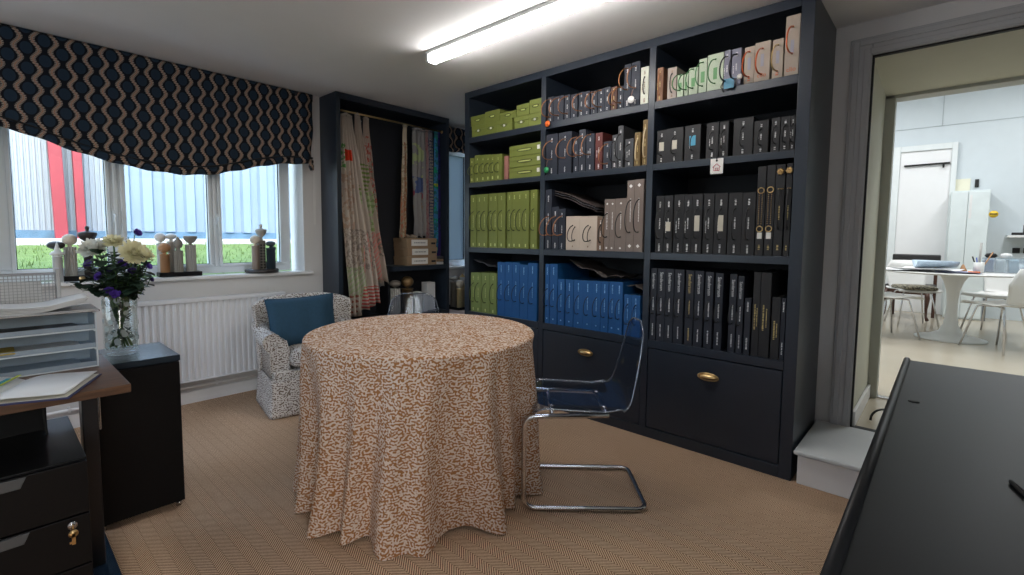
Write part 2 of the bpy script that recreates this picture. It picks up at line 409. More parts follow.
struct(boxobj('trim_6', (3.95, 4.00, YR + .05, .30, .160, .169), chrome, .002))
# far room
vin = M('beige_vinyl', (0.50, 0.44, 0.34), 0.22, var=.08, nscale=2.5)
struct(boxobj('floor_far_room', (WB + .05, 9.2, -3.2, 2.4, .10, .16), vin))
fw = M('far_room_white_wall', (0.62, 0.68, 0.71), .8, var=.03)
q = MB(); q.box(9.2, 9.3, -3.2, 2.4, .1, 3.4); q.box(4.16, 9.3, 2.4, 2.5, .1, 3.4); q.box(4.16, 9.3, -3.3, -3.2, .1, 3.4)
q.box(4.10, 4.16, YL + .05, 2.4, .16, 3.4); q.box(4.10, 4.16, -3.2, YR - .05, .16, 3.4); q.box(4.10, 4.16, YR - .05, YL + .05, 2.24, 3.4)
struct(q.build('wall_far_room', fw)); struct(boxobj('ceiling_far_room', (4.1, 9.3, -3.3, 2.5, 3.4, 3.5), ceil_m))
jt = MB(); jt.box(9.19, 9.2, -3.2, 2.4, 2.83, 2.838); jt.box(9.19, 9.2, .16, .168, 2.83, 3.4)
struct(jt.build('trim_7', M('joint_grey', (0.45, 0.5, 0.52), .8)))

st = thing('wooden_step', 'white painted wooden step in front of the doorway', 'step', (2.9, 0.15, 0))
MB().box(-.245, .293, -.75, .345, 0, .150).build('riser_box', white_m, st, bevel=.003)
MB().box(-.272, .293, -.78, .36, .1505, .172).build('tread', M('step_tread_paint', (0.60, 0.62, 0.62), .45, var=.05), st, bevel=.008, segs=3)

# ------------------------------------------------------------------ blinds
SW = [(0.03, 1.80), (.089, 1.803), (.216, 1.77), (.353, 1.716), (.58, 1.656), (.782, 1.628), (.93, 1.622), (1.08, 1.634), (1.239, 1.677), (1.42, 1.735), (1.597, 1.778), (1.75, 1.792), (1.835, 1.795)]
def interp(t, P):
    if t <= P[0][0]: return P[0][1]
    for (a, p), (b, q) in zip(P, P[1:]):
        if t <= b: return p + (q - p) * (t - a) / (b - a)
    return P[-1][1]
def swag(x): return sum(interp(x + k * .03, SW) * (4.5 - abs(k)) for k in range(-4, 5)) / sum(4.5 - abs(k) for k in range(-4, 5))
bl = thing('roman_blind', 'large navy roman blind with tan wavy print and swagged hem over the window', 'blind', (0, 0, 0))
def bf(u, v):
    t = v; zb = swag(.03 + 1.805 * u) + .03; z = ZC - .004 + (zb - ZC + .004) * t
    xr = 1.875 - .035 * t - .012 * sin(t * 9) * t; x = .03 + (xr - .03) * u
    y = D - .035 - .03 * t ** 2 - .012 * sin(u * pi * 2.3 + .5) * t - (.012 * sin(u * 80) * max(0, u - .86) / .14)
    return (x, y, z)
MB().grid(90, 30, bf).build('blind_cloth', blind_m, bl, solid=.006)
def hem(u, v):
    x = .03 + 1.81 * u; zc = swag(x) + .012; a = 2 * pi * v; e = min(1, 12 * u + .6, 12 * (1 - u) + .6)
    return (x + .0 * v, D - .075 + .024 * cos(a) * e, zc + .026 * sin(a) * e + .004 * sin(u * 60))
MB().grid(90, 12, hem).build('hem_fold', blind_m, bl)
MB().grid(90, 3, lambda u, v: (.03 + 1.81 * u, D - .068 - .014 * sin(pi * v), swag(.03 + 1.81 * u) + .034 + .014 * v)).build('hem_shadow_strip', M('painted_hem_shadow', (.012, .013, .016), .95), bl, solid=.004)  # dark strip painting the shadow line above the hem fold
tb = MB(); tb.tube([(1.82, D - .08, 1.80), (1.824, D - .08, 1.77), (1.83, D - .082, 1.735)], [.012, .022, .016]); tb.build('gathered_corner', blind_m, bl)
MB().box(.03, 1.87, D - .034, D - .002, ZC - .04, ZC - .003).build('headrail', navy_in, bl)
MB().tube(fillet([(1.868, D - .03, 2.30), (1.868, D - .02, 1.30), (1.878, D - .02, 1.30), (1.880, D - .03, 2.30)], .004), .0016, 5).build('pull_chain', white_lab, bl, label='thin white bead pull chain')
b2 = thing('roman_blind', 'short navy wavy print blind beside the bookcase, over the alcove window', 'blind', (0, 0, 0))
MB().grid(40, 14, lambda u, v: (3.16 + .56 * u, D - .045 - .014 * sin(u * 26) * (.4 + v) - .02 * v, ZC - .004 - .235 * v + .006 * sin(u * 15) * v)).build('blind_cloth', blind_m, b2, solid=.006)
MB().grid(40, 10, lambda u, v: (3.16 + .56 * u, D - .07 + .026 * cos(2 * pi * v), 2.115 + .022 * sin(2 * pi * v) + .006 * sin(u * 15))).build('hem_fold', blind_m, b2)

# ------------------------------------------------------------------ ceiling light
def batten(lab, x, y, es):
    lt = thing('strip_light', lab, 'light', (x, y, ZC))
    MB().box(-.040, .040, -.83, .83, -.022, 0).build('batten_body', M('batten_white', (.75, .75, .75), .4), lt, bevel=.003)
    MB().prism([(-.034, -.023), (-.032, -.052), (-.018, -.068), (.018, -.068), (.032, -.052), (.034, -.023)], -.815, .815).build('diffuser', M('lit_diffuser%d' % es, (1, 1, 1), .5, emit=((1.0, .965, .93) if y > 1 else (.93, .96, 1.0)), estr=es), lt)
    for y in (-.825, .825):
        MB().box(-.036, .036, y - .010, y + .010, -.071, -.0225).build('end_cap', MATS['batten_white'], lt, bevel=.003)
batten('long white LED batten glowing on the ceiling above the bookcase', 1.95, 1.65, STRIP)
batten('added LED batten out of view on the ceiling above the desk side', -.35, .2, STRIP2)  # unseen second lamp, added to fill light from above the desk side

# ------------------------------------------------------------------ bookcase
YA, YB = 0.520, 2.943
dv = [(2.893, 2.943), (2.113, 2.153), (1.307, 1.347), (0.520, 0.577)]
bays = {'left': (2.153, 2.893), 'middle': (1.347, 2.113), 'right': (.577, 1.307)}
SH = {'top': (1.953, 1.9966), 'second': (1.601, 1.6388), 'third': (1.0813, 1.1221), 'lowest': (.553, .5987)}
bc = thing('bookcase', 'tall navy built-in bookcase with three bays and drawers, full of sample books', 'bookcase', (W, (YA + YB) / 2, 0))
yo = (YA + YB) / 2
def BX(x0, x1, y0, y1, z0, z1): return (x0 - W, x1 - W, y0 - yo, y1 - yo, z0, z1)
MB().box(*BX(W + .52, WB - .004, YA + .01, YB - .01, .02, ZC - .01)).build('back_panel', navy_in, bc)
for p_ in ((YA, .577), (2.893, YB)): MB().box(*BX(W, WB - .004, p_[0], p_[1], 0, ZC - .003)).build('side_panel', navy_paint, bc, bevel=.002)
for (a, b) in dv[1:3]: MB().box(*BX(W, W + .52, a, b, .06, 2.308)).build('divider', navy_paint, bc, bevel=.002)
f = MB(); f.box(*BX(W, W + .52, .577, 2.893, 2.308, ZC - .003)); f.build('top_rail', navy_paint, bc, bevel=.002)
for r, (a, b) in SH.items():
    for bn, (y0, y1) in bays.items():
        MB().box(*BX(W, W + .52, y0, y1, a, b)).build('shelf', navy_paint, bc, bevel=.002)
MB().box(*BX(W, W + .03, .577, 2.893, 0.0, .06)).build('plinth', navy_paint, bc, bevel=.002)
MB().box(*BX(W + .03, W + .5, .577, 2.893, .01, .055)).build('base_board', navy_in, bc)
for bn, (y0, y1) in bays.items():
    d = MB().box(*BX(W + .003, W + .024, y0 + .004, y1 - .004, .066, .546)).build('drawer', navy_paint, bc, bevel=.003)
    MB().box(*BX(W + .026, W + .42, y0 + .02, y1 - .02, .08, .50)).build('drawer_box', navy_in, d)
    hy, hz = (y0 + y1) / 2 + (.0 if bn != 'middle' else .015), .446
    h = MB(); cx, cy = .0, hy - yo
    ring = [(-.006 - W * 0, cy + .055 * cos(t) * (1 if abs(cos(t)) < .999 else 1), hz + .020 * sin(t)) for t in [2 * pi * k / 28 for k in range(29)]]
    h.tube(ring, .0032, 8, False)
    # half-dome cup open below
    h.grid(20, 8, lambda u, v: (-.003 - .022 * sin(pi / 2 * v) * sin(pi * u) ** .5, cy + .052 * cos(pi * u) * (1 - .15 * v), hz + .018 * sin(pi * u) * cos(pi / 2 * v) ** .7 - .006 * v))
    h.build('cup_pull', brass, d, solid=.002, label='aged brass oval cup pull')

# ------------------------------------------------------------------ sample books
BOOKS = [
  ('left', 'second', 1.639, [(2.891, 2.841, 0.197, 'olive'), (2.836, 2.77, 0.212, 'olive'), (2.77, 2.708, 0.207, 'olive'), (2.708, 2.656, 0.203, 'olive'), (2.656, 2.61, 0.2, 'olive'), (2.61, 2.539, 0.196, 'olive'), (2.516, 2.475, 0.174, 'pink')]) ,
  ('left', 'third', 1.122, [(2.896, 2.818, 0.419, 'olive'), (2.807, 2.752, 0.419, 'olive'), (2.752, 2.684, 0.419, 'olive'), (2.674, 2.623, 0.419, 'olive'), (2.623, 2.577, 0.419, 'olive'), (2.577, 2.499, 0.419, 'olive'), (2.482, 2.432, 0.42, 'olive'), (2.432, 2.383, 0.42, 'olive'), (2.383, 2.318, 0.42, 'olive'), (2.318, 2.26, 0.421, 'olive'), (2.248, 2.186, 0.422, 'olive')]) ,
  ('left', 'lowest', 0.599, [(2.879, 2.818, 0.316, 'green'), (2.818, 2.755, 0.319, 'green'), (2.755, 2.661, 0.322, 'green'), (2.661, 2.588, 0.325, 'green'), (2.575, 2.495, 0.414, 'blue'), (2.495, 2.42, 0.417, 'blue'), (2.42, 2.347, 0.419, 'blue'), (2.344, 2.264, 0.405, 'blue'), (2.261, 2.176, 0.421, 'blue')]) ,
  ('middle', 'top', 1.997, [(2.101, 2.051, 0.17, 'navyO'), (2.051, 1.967, 0.164, 'navyO'), (1.958, 1.912, 0.158, 'navyO'), (1.912, 1.858, 0.154, 'navyO'), (1.846, 1.801, 0.154, 'navyO'), (1.801, 1.757, 0.15, 'navyO'), (1.753, 1.704, 0.145, 'navyO'), (1.701, 1.652, 0.146, 'navyO'), (1.65, 1.607, 0.147, 'navyO'), (1.604, 1.561, 0.141, 'brownO'), (1.558, 1.515, 0.135, 'navyO'), (1.515, 1.47, 0.254, 'navyO'), (1.467, 1.41, 0.256, 'navyO'), (1.405, 1.354, 0.214, 'white')]) ,
  ('middle', 'second', 1.639, [(2.11, 2.012, 0.275, 'navyO'), (2.006, 1.898, 0.275, 'navyO'), (1.879, 1.838, 0.229, 'navyO'), (1.836, 1.783, 0.271, 'navyO'), (1.779, 1.716, 0.235, 'navyO'), (1.713, 1.659, 0.234, 'redO'), (1.653, 1.593, 0.173, 'navyO'), (1.59, 1.551, 0.206, 'grey'), (1.55, 1.514, 0.255, 'grey'), (1.498, 1.441, 0.168, 'grey'), (1.434, 1.395, 0.199, 'gold'), (1.384, 1.351, 0.266, 'gold')]) ,
  ('middle', 'third', 1.122, [(2.113, 2.056, 0.416, 'navyO'), (2.052, 1.993, 0.294, 'navyO'), (1.991, 1.939, 0.278, 'navyO'), (1.933, 1.822, 0.227, 'cream'), (1.822, 1.685, 0.225, 'cream'), (1.683, 1.633, 0.217, 'brown'), (1.634, 1.595, 0.328, 'taupe'), (1.595, 1.555, 0.327, 'taupe'), (1.555, 1.475, 0.328, 'taupe'), (1.477, 1.426, 0.434, 'taupe'), (1.426, 1.365, 0.437, 'taupe')]) ,
  ('middle', 'lowest', 0.599, [(2.103, 2.064, 0.421, 'blue'), (2.059, 1.994, 0.422, 'blue'), (1.99, 1.933, 0.322, 'blue'), (1.924, 1.858, 0.322, 'blue'), (1.858, 1.782, 0.324, 'blue'), (1.782, 1.708, 0.326, 'blue'), (1.708, 1.643, 0.328, 'blue'), (1.643, 1.587, 0.329, 'blue'), (1.587, 1.536, 0.331, 'blue'), (1.536, 1.486, 0.332, 'blue'), (1.477, 1.425, 0.258, 'blue'), (1.425, 1.366, 0.259, 'blue')]) ,
  ('right', 'top', 1.997, [(1.304, 1.265, 0.188, 'brownT'), (1.238, 1.184, 0.172, 'beige'), (1.18, 1.144, 0.124, 'check'), (1.144, 1.118, 0.124, 'check'), (1.116, 1.066, 0.146, 'check'), (1.06, 1.016, 0.18, 'check'), (1.013, 0.929, 0.189, 'check'), (0.929, 0.896, 0.193, 'lav'), (0.888, 0.841, 0.189, 'lav'), (0.829, 0.78, 0.185, 'orange'), (0.779, 0.707, 0.193, 'orange'), (0.698, 0.649, 0.188, 'orange'), (0.644, 0.58, 0.284, 'orange')]) ,
  ('right', 'second', 1.639, [(1.292, 1.233, 0.189, 'blackC'), (1.233, 1.133, 0.191, 'blackC'), (1.126, 1.037, 0.192, 'blackB'), (1.008, 0.942, 0.189, 'black'), (0.938, 0.891, 0.186, 'black'), (0.867, 0.77, 0.19, 'black'), (0.767, 0.698, 0.164, 'black'), (0.686, 0.646, 0.166, 'black'), (0.646, 0.602, 0.166, 'black'), (0.602, 0.572, 0.165, 'black')]) ,
  ('right', 'third', 1.122, [(1.283, 1.233, 0.33, 'black'), (1.233, 1.18, 0.33, 'blackC'), (1.176, 1.115, 0.332, 'black'), (1.115, 1.069, 0.331, 'black'), (1.069, 1.011, 0.33, 'blackC'), (1.006, 0.949, 0.329, 'black'), (0.949, 0.88, 0.328, 'blackC'), (0.877, 0.806, 0.326, 'black'), (0.806, 0.741, 0.324, 'black'), (0.738, 0.698, 0.45, 'goldring'), (0.696, 0.656, 0.453, 'goldring'), (0.655, 0.613, 0.452, 'rosette'), (0.608, 0.577, 0.454, 'rosette')]) ,
  ('right', 'lowest', 0.599, [(1.318, 1.265, 0.43, 'sand'), (1.26, 1.209, 0.43, 'sand'), (1.209, 1.159, 0.43, 'sand'), (1.159, 1.101, 0.429, 'sand'), (1.091, 1.044, 0.428, 'sandY'), (1.039, 0.989, 0.429, 'sand'), (0.981, 0.936, 0.425, 'sand'), (0.927, 0.885, 0.422, 'sand'), (0.852, 0.815, 0.421, 'sand'), (0.81, 0.779, 0.413, 'sand'), (0.773, 0.742, 0.3, 'sandS'), (0.735, 0.7, 0.438, 'blackG'), (0.7, 0.65, 0.438, 'blackG'), (0.644, 0.604, 0.317, 'blackG'), (0.602, 0.577, 0.316, 'sandS')]) ,
]
cloths = {}
def bm_(name, c, rough=.6, **k): return M(name, c, rough, var=k.pop('var', .07), nscale=k.pop('nscale', 22), **k)
KC = {'olive': bm_('olive_bookcloth', (.165, .195, .038)), 'green': bm_('sage_green_bookcloth', (.17, .22, .06)), 'pink': bm_('dusty_pink_card', (.34, .15, .12)),
      'blue': bm_('royal_blue_bookcloth', (.004, .075, .235)), 'navyO': bm_('dark_navy_bookcloth', (.016, .021, .036)), 'brownO': bm_('rust_brown_bookcloth', (.09, .035, .022)),
      'redO': bm_('dark_maroon_bookcloth', (.10, .018, .015)), 'white': bm_('ivory_card', (.60, .62, .52)), 'grey': bm_('charcoal_bookcloth', (.045, .048, .055)),
      'gold': bm_('ochre_bookcloth', (.15, .095, .03)), 'cream': bm_('cream_card', (.55, .46, .38)), 'brown': bm_('brown_bookcloth', (.16, .10, .065)),
      'taupe': bm_('taupe_bookcloth', (.19, .15, .13)), 'brownT': bm_('tan_leather_paper', (.19, .085, .045)), 'beige': bm_('beige_bookcloth', (.36, .30, .26)),
      'lav': bm_('lavender_grey_bookcloth', (.19, .19, .25)), 'orange': bm_('pale_peach_bookcloth', (.42, .345, .28)), 'black': bm_('black_bookcloth', (.010, .010, .012)),
      'sand': bm_('blue_black_bookcloth', (.011, .014, .024))}
def check_mat():
    m, nt, b = new_mat('green_white_check_paper'); v, x, y, z = coords(nt)
    c = ((y / .007).frac() - .5).op('MULTIPLY', ((z / .007).frac() - .5)).gt(0.0)
    nt.links.new(mixc(nt, c, (.52, .56, .46), (.32, .42, .28)), b.inputs['Base Color']); b.inputs['Roughness'].default_value = .6; return m
KC['check'] = check_mat()
for a, b in (('blackC', 'black'), ('blackB', 'black'), ('goldring', 'black'), ('rosette', 'black'), ('blackG', 'black'), ('sandY', 'sand'), ('sandS', 'sand')): KC[a] = KC[b]
cordm = {'dark': M('black_cord', (.02, .02, .022), .5), 'copper': M('copper_brown_cord', (.36, .15, .06), .4), 'orange': M('orange_cord', (.62, .11, .02), .45),
         'greenc': M('green_cord', (.05, .20, .06), .45), 'gold': M('gold_cord', (.60, .42, .18), .4), 'olivec': M('dark_olive_cord', (.07, .085, .02), .5), 'bluec': M('dark_blue_cord', (.01, .03, .09), .5), 'pale': M('pale_gold_cord', (.72, .60, .38), .4)}
ink = {'silver': M('silver_ink', (.72, .72, .72), .5, var=.02), 'gold': M('gold_ink', (.55, .42, .16), .5), 'pale': M('pale_green_ink', (.55, .60, .22), .5), 'white': white_lab,
       'orange': M('orange_ink', (.60, .13, .03), .5), 'green': M('green_ink', (.10, .28, .10), .5), 'brown': M('brown_ink', (.22, .12, .07), .5), 'cyan': M('cyan_label', (.10, .42, .62), .5), 'lightblue': M('light_blue_ink', (.25, .45, .75), .5), 'lav': M('lavender_label', (.34, .34, .42), .6), 'dim': M('dim_grey_ink', (.20, .20, .21), .5)}
pages_m = M('swatch_edges', (.22, .20, .18), .9, var=.35, nscale=150)
pages_dark = M('dark_swatch_edges', (.04, .045, .055), .9, var=.5, nscale=150)
PROP = {  # kind: (cord, ink, cord height share, cord reach, look)
 'olive': ('olivec', 'pale', .36, .050, 'olive green sample book'), 'green': ('olivec', 'pale', .48, .045, 'short sage green sample book'), 'pink': (None, 'brown', 0, 0, 'slim dusty pink sample book'),
 'blue': ('bluec', 'lightblue', .42, .052, 'royal blue sample book'), 'navyO': ('copper', 'silver', .55, .105, 'dark navy sample book with copper cord handle'), 'brownO': ('copper', 'gold', .6, .07, 'rust brown sample book'),
 'redO': (None, 'silver', 0, 0, 'dark maroon sample book'), 'white': ('dark', 'brown', .45, .022, 'ivory sample book with black cord handle'), 'grey': ('dark', 'silver', .6, .07, 'charcoal grey sample book with black cord'),
 'gold': ('pale', 'gold', .62, .03, 'ochre sample book with pale gold cord'), 'cream': ('dark', 'brown', .45, .065, 'cream box file with dark cord loops'), 'brown': ('dark', 'white', .5, .03, 'dark brown sample book'),
 'taupe': ('dark', 'white', .45, .07, 'taupe grey sample book'), 'brownT': ('copper', 'gold', .65, .025, 'tan leather look sample book'), 'beige': ('dark', 'brown', .6, .03, 'beige sample book'),
 'check': ('greenc', 'green', .62, .105, 'green and white checked sample book'), 'lav': ('dark', 'silver', .62, .11, 'lavender grey sample book with black cord'), 'orange': ('orange', 'orange', .62, .11, 'pale peach sample book with orange cord'),
 'black': ('dark', 'silver', .50, .058, 'black sample book'), 'blackC': ('dark', 'silver', .5, .058, 'black sample book with cream spine label'), 'blackB': ('dark', 'silver', .42, .035, 'black sample book with bright blue spine label'),
 'goldring': (None, 'gold', 0, 0, 'tall black sample book with gold rings and studs'), 'rosette': (None, 'gold', 0, 0, 'tall black sample book with gold rosette'), 'blackG': (None, 'gold', 0, 0, 'black sample book with gold spine lettering'),
 'sand': ('dark', 'silver', .26, .065, 'blue-black sample book with silver lettering'), 'sandY': ('dark', 'gold', .26, .035, 'blue-black sample book with gold lettering'), 'sandS': (None, 'silver', 0, 0, 'short blue-black sample book')}
ORD = 'first second third fourth fifth sixth seventh eighth ninth tenth eleventh twelfth thirteenth fourteenth fifteenth'.split()
def rotspine(y, z):   # text plane: reads downwards, faces -X
    return Matrix.Translation((-.0012, y, z)) @ Matrix(((0, 0, -1), (-0.0, -1, 0), (-1, 0, 0))).to_4x4() @ Matrix.Identity(4)
def bars(mb, y, z0, z1, w, step=.008, x=-.0008):
    z = z0
    while z < z1:
        l = min(step * random.uniform(.4, .85), z1 - z); mb.box(x, .0005, y - w * random.uniform(.35, .5), y + w * random.uniform(.35, .5), z, z + l); z += step
def cord(o, y, z0, z1, reach, mat, r=.0024, droop=.25, side=0.0):
    n = 14; zm = (z0 + z1) / 2; hh = (z1 - z0) / 2
    pts = [(.004 - reach * (sin(pi * t) ** .75) - .0, y + side * sin(pi * t), zm + hh * cos(pi * t) - droop * reach * sin(pi * t)) for t in [k / n for k in range(n + 1)]]
    c = MB().tube(pts, r, 6)
    for z in (z0, z1): c.lathe([(.0045, -.0005), (.0045, -.003), (.002, -.003)], (0.0, y, z), 8, 'x')
    return c.build('cord_handle', mat, o)
ncount = {}
for bay, rowname, zs, items in BOOKS:
    y0b, y1b = bays[bay]; zs = SH[rowname][1]; cnt = {}
    tot = {}
    for it in items: tot[PROP[it[3]][4]] = tot.get(PROP[it[3]][4], 0) + 1
    for idx, (ya, yb, h, kd) in enumerate(items):
        ya, yb = min(ya, y1b - .004), max(yb, y0b + .004)
        w = ya - yb - .0015; yc = (ya + yb) / 2; hw = w / 2
        cordk, inkk, sh, reach, look = PROP[kd]
        cnt[look] = cnt.get(look, 0) + 1
        deep = min(.40, max(.26, h * 1.05)); xs = W + .006 + random.uniform(0, .008)
        if tot[look] == 1: lab = '%s on the %s shelf of the %s bay' % (look, rowname, bay)
        else: lab = '%s, %s from left of its kind, %s shelf, %s bay' % (look, ORD[cnt[look] - 1], rowname, bay)
        if len(lab.split()) > 16: lab = '%s, %s from left, %s shelf, %s bay' % (look, ORD[cnt[look] - 1], rowname, bay)
        t = thing('sample_book', lab, 'book', (xs, yc, zs + .0005), 0, 'sample books on the %s shelf of the %s bay' % (rowname, bay))
        cv = MB(); th = .0028
        cv.box(0, .0035, -hw, hw, 0, h); cv.box(.0035, deep, -hw, -hw + th, 0, h); cv.box(.0035, deep, hw - th, hw, 0, h)
        cv.build('cover', KC[kd], t, bevel=.0010, segs=1)
        MB().box(.006, deep - .006, -hw + th + .0004, hw - th - .0004, .004, h - .006).build('swatch_pages', pages_dark if kd in ('black', 'sand', 'blackC', 'navyO', 'blue') else pages_m, t)
        lb = MB()
        lw = min(.010, w * .3)
        if kd in ('sand', 'sandY', 'sandS'):
            T = 'Sanderson' if kd != 'sandS' else None
            if T:
                text_mesh('spine_lettering', T, .026 if w > .04 else .022, ink[inkk], t, rotspine(0, h - .075))
                bars(lb, 0, .03, .10, lw * .7); bars(lb, 0, h * .42, h * .62, lw * .7)
            else: bars(lb, 0, .03, .09, lw); bars(lb, 0, h - .07, h - .02, lw)
        elif kd == 'blackG':
            bars(lb, hw * .3, h * .32, h * .62, lw * .8); bars(lb, -hw * .3, h * .36, h * .58, lw * .5)
        elif kd in ('goldring', 'rosette'):
            bars(lb, 0, .03, .055, lw)
            if kd == 'rosette': bars(lb, 0, h * .40, h * .55, lw * .6)
        elif kd == 'orange':
            if h > .25 or w > .06:
                text_mesh('spine_lettering', 'clio', .030, ink['orange'], t, Matrix.Translation((-.0012, 0, .030)) @ Matrix(((0, 0, -1), (-1, 0, 0), (0, 1, 0))).to_4x4())
            else: bars(lb, 0, .014, .03, lw * 1.4, .01)
            MB().box(-.0012, .0005, -.007, .007, h * .38, h * .38 + .06).build('grey_label', ink['lav'], t, label='lavender grey paper label')
        elif kd in ('check',):
            lb.box(-.001, .0005, -min(.010, hw * .5), min(.010, hw * .5), h * .30, h * .62)
        elif kd == 'cream': lb.box(-.001, .0005, -.003, .003, .02, .03)
        elif kd == 'taupe':
            s = .0075 if h < .4 else .012
            for z in (h - .03, .02) if h < .4 else (h - .035, .035):
                lb.add([(-.001, 0, z + s), (-.001, s, z), (-.001, 0, z - s), (-.001, -s, z)], [(0, 1, 2, 3)])
            bars(lb, 0, h * .42, h * .75, lw * .6)
        elif kd in ('olive', 'green'):
            bars(lb, 0, h - .055 if h > .3 else h - .04, h - .025, lw * .9, .012); bars(lb, 0, h * .38, h * .62, lw * .6); lb.box(-.001, .0005, -lw * .5, lw * .5, .012, .034)
        elif kd == 'blue':
            bars(lb, 0, h - .075, h - .02, lw * .8); bars(lb, 0, h * .40, h * .66, lw * .6)
            if bay == 'middle' and h > .3: lb.lathe([(.0055, -.001), (.0055, .0005)], (0, 0, .035), 10, 'x')
        else:
            bars(lb, 0, h * .80, h * .90, lw); bars(lb, 0, h * .42, h * .60, lw * .7); bars(lb, 0, .010, h * .16, lw)
            if random.random() < .45: bars(lb, lw * 1.4, h * .35, h * .55, lw * .5)
        if lb.v: lb.build('spine_label', ink[inkk], t)
        if kd == 'blackC':
            MB().box(-.0014, .0005, -.014 if w > .05 else -.009, .014 if w > .05 else .009, h * .38, h * (.38 + (.26 if w > .055 or rowname == 'second' else .16))).build('cream_label', M('cream_label_card', (.62, .58, .48), .6), t, label='cream paper label on the spine')
        if kd == 'blackB':
            MB().box(-.0014, .0005, -.017, .017, h * .42, h * .70).build('blue_label', ink['cyan'], t, label='bright blue label on the spine')
        if kd == 'goldring':
            for z in (h * .73, h * .30):
                r = MB(); r.tube([(-.004, .014 * cos(a), z + .014 * sin(a)) for a in [2 * pi * k / 20 for k in range(21)]], .0028, 6, False); r.build('gold_ring', brass, t)
            s = MB()
            for k in range(16): z = h * .36 + k * h * .32 / 15; s.ball((-.002, -.006, z), .0026, 1, 6, 4); s.ball((-.002, .008 - .0, z), .0026, 1, 6, 4)
            s.build('gold_studs', brass, t)
            MB().box(-.0016, .0005, -.011, .011, h * .19, h * .26).build('white_label', white_lab, t)
        if kd == 'rosette':
            s = MB()
            for k in range(7): a = k * 2 * pi / 7; s.ball((-.005, .010 * cos(a), h - .035 + .010 * sin(a)), .0075, 1, 8, 6)
            s.ball((-.008, 0, h - .035), .006, 1, 8, 6); s.build('gold_rosette', brass, t)
            s = MB(); s.tube([(-.002, -hw * .8, h * .735), (-.002, hw * .5, h * .735)], .0022, 6); s.build('gold_bar', brass, t)
            cord(t, 0, h * .30, h * .735, .030, cordm['dark'], .004)
        if kd == 'navyO' and bay == 'middle' and rowname == 'top' and idx in (3, 5, 8): cordk = None
        if kd == 'taupe' and idx < 9: cordk = 'dark' if idx % 2 == 0 else None
        if cordk:
            z0, z1 = h * (.5 - sh / 2), h * (.5 + sh / 2)
            if kd in ('navyO', 'check', 'orange', 'lav'): 
                span = min(h * .7, .125); z0 = .035 + (0.02 if h > .2 else 0); z1 = z0 + span
                if h > .2: z0 += .05; z1 += .05
            if kd == 'sand' or kd == 'sandY': z0, z1 = h * .38, h * .38 + .10
            if kd == 'orange' and idx == 11: cordk = 'gold'
            if kd == 'blue' : z0, z1 = h * .30, h * .30 + .12
            cord(t, 0, z0, z1, reach, cordm[cordk], (.0036 if kd == 'orange' else (.0032 if cordk in ('copper', 'gold', 'pale') else .0028)) * (1.25 if kd == 'lav' else 1), .3 if kd != 'gold' else .9)
            if kd == 'cream': cord(t, -.018, h * .3, h * .68, .04, cordm['dark'], .0024, .6)
# olive boxes lying flat on the top shelf, two layers
FB0 = [(2.874, 2.718, 0.087), (2.719, 2.595, 0.087), (2.596, 2.436, 0.087), (2.417, 2.275, 0.086), (2.277, 2.160, 0.086)]
FB1 = [(2.885, 2.721, .164, .0875), (2.720, 2.563, .175, .0875), (2.562, 2.393, .140, .0875), (2.392, 2.268, .168, .0875), (2.267, 2.158, .182, .0875)]
def flatbox(ya, yb, z0, z1, lab, kind, zbase, grp, long=False):
    w = ya - yb - .003; hw = w / 2; h = z1 - z0
    t = thing('sample_box', lab, 'box', (W + .012, (ya + yb) / 2, zbase + z0 + .0006), 0, grp)
    MB().box(0, .30, -hw, hw, 0, h * .62).build('box_base', KC['olive'], t, bevel=.0015)
    MB().box(-.002, .302, -hw - .0006, hw + .0006, h * .625, h - .001).build('box_lid', KC['olive'], t, bevel=.0015)
    if kind == 'oval':
        r = MB(); n = 20; c = .5 * h
        r.tube([(-.004, (.030 if not long else .07) * cos(a), c + .009 * sin(a)) for a in [2 * pi * k / n for k in range(n + 1)]], .0022, 6, False)
        r.build('oval_handle', cordm['olivec'], t)
        MB().box(-.0032, .0, -.018 if not long else -.06, .018 if not long else .06, c - .004, c + .004).build('label_plate', ink['pale'], t)
    else:
        MB().lathe([(.0095, -.0035), (.0095, 0)], (0, 0, h * .5), 16, 'x').build('round_label', white_lab, t, label='round white label')
        r = MB()
        r.tube([(-.004, .032 * cos(a), h * .5 + .010 * sin(a)) for a in [2 * pi * k / 20 for k in range(21)]], .0018, 6, False); r.build('oval_handle', cordm['olivec'], t)
    return t
for i, (a, b, h) in enumerate(FB0):
    flatbox(a, b, 0, h, 'olive box with round white label, bottom layer, %s from left on the top left shelf' % ORD[i], 'round', SH['top'][1], 'olive boxes on the top left shelf')
for i, (a, b, h, z0) in enumerate(FB1):
    flatbox(a, b, z0, h, 'olive box with oval handle, upper layer, %s from left on the top left shelf' % ORD[i], 'oval', SH['top'][1], 'olive boxes on the top left shelf')
for i, (z0, z1, pos) in enumerate(((0, .078, 'bottom'), (.081, .158, 'middle'), (.161, .238, 'topmost'))):
    t = flatbox(2.462, 2.158, z0, z1, 'long flat olive box, %s of the stack of three on the second left shelf' % pos, 'oval', SH['second'][1], 'three stacked flat olive boxes', True)
    MB().box(-.0035, 0, -.142, -.118, .03, .058).build('corner_label', white_lab, t)
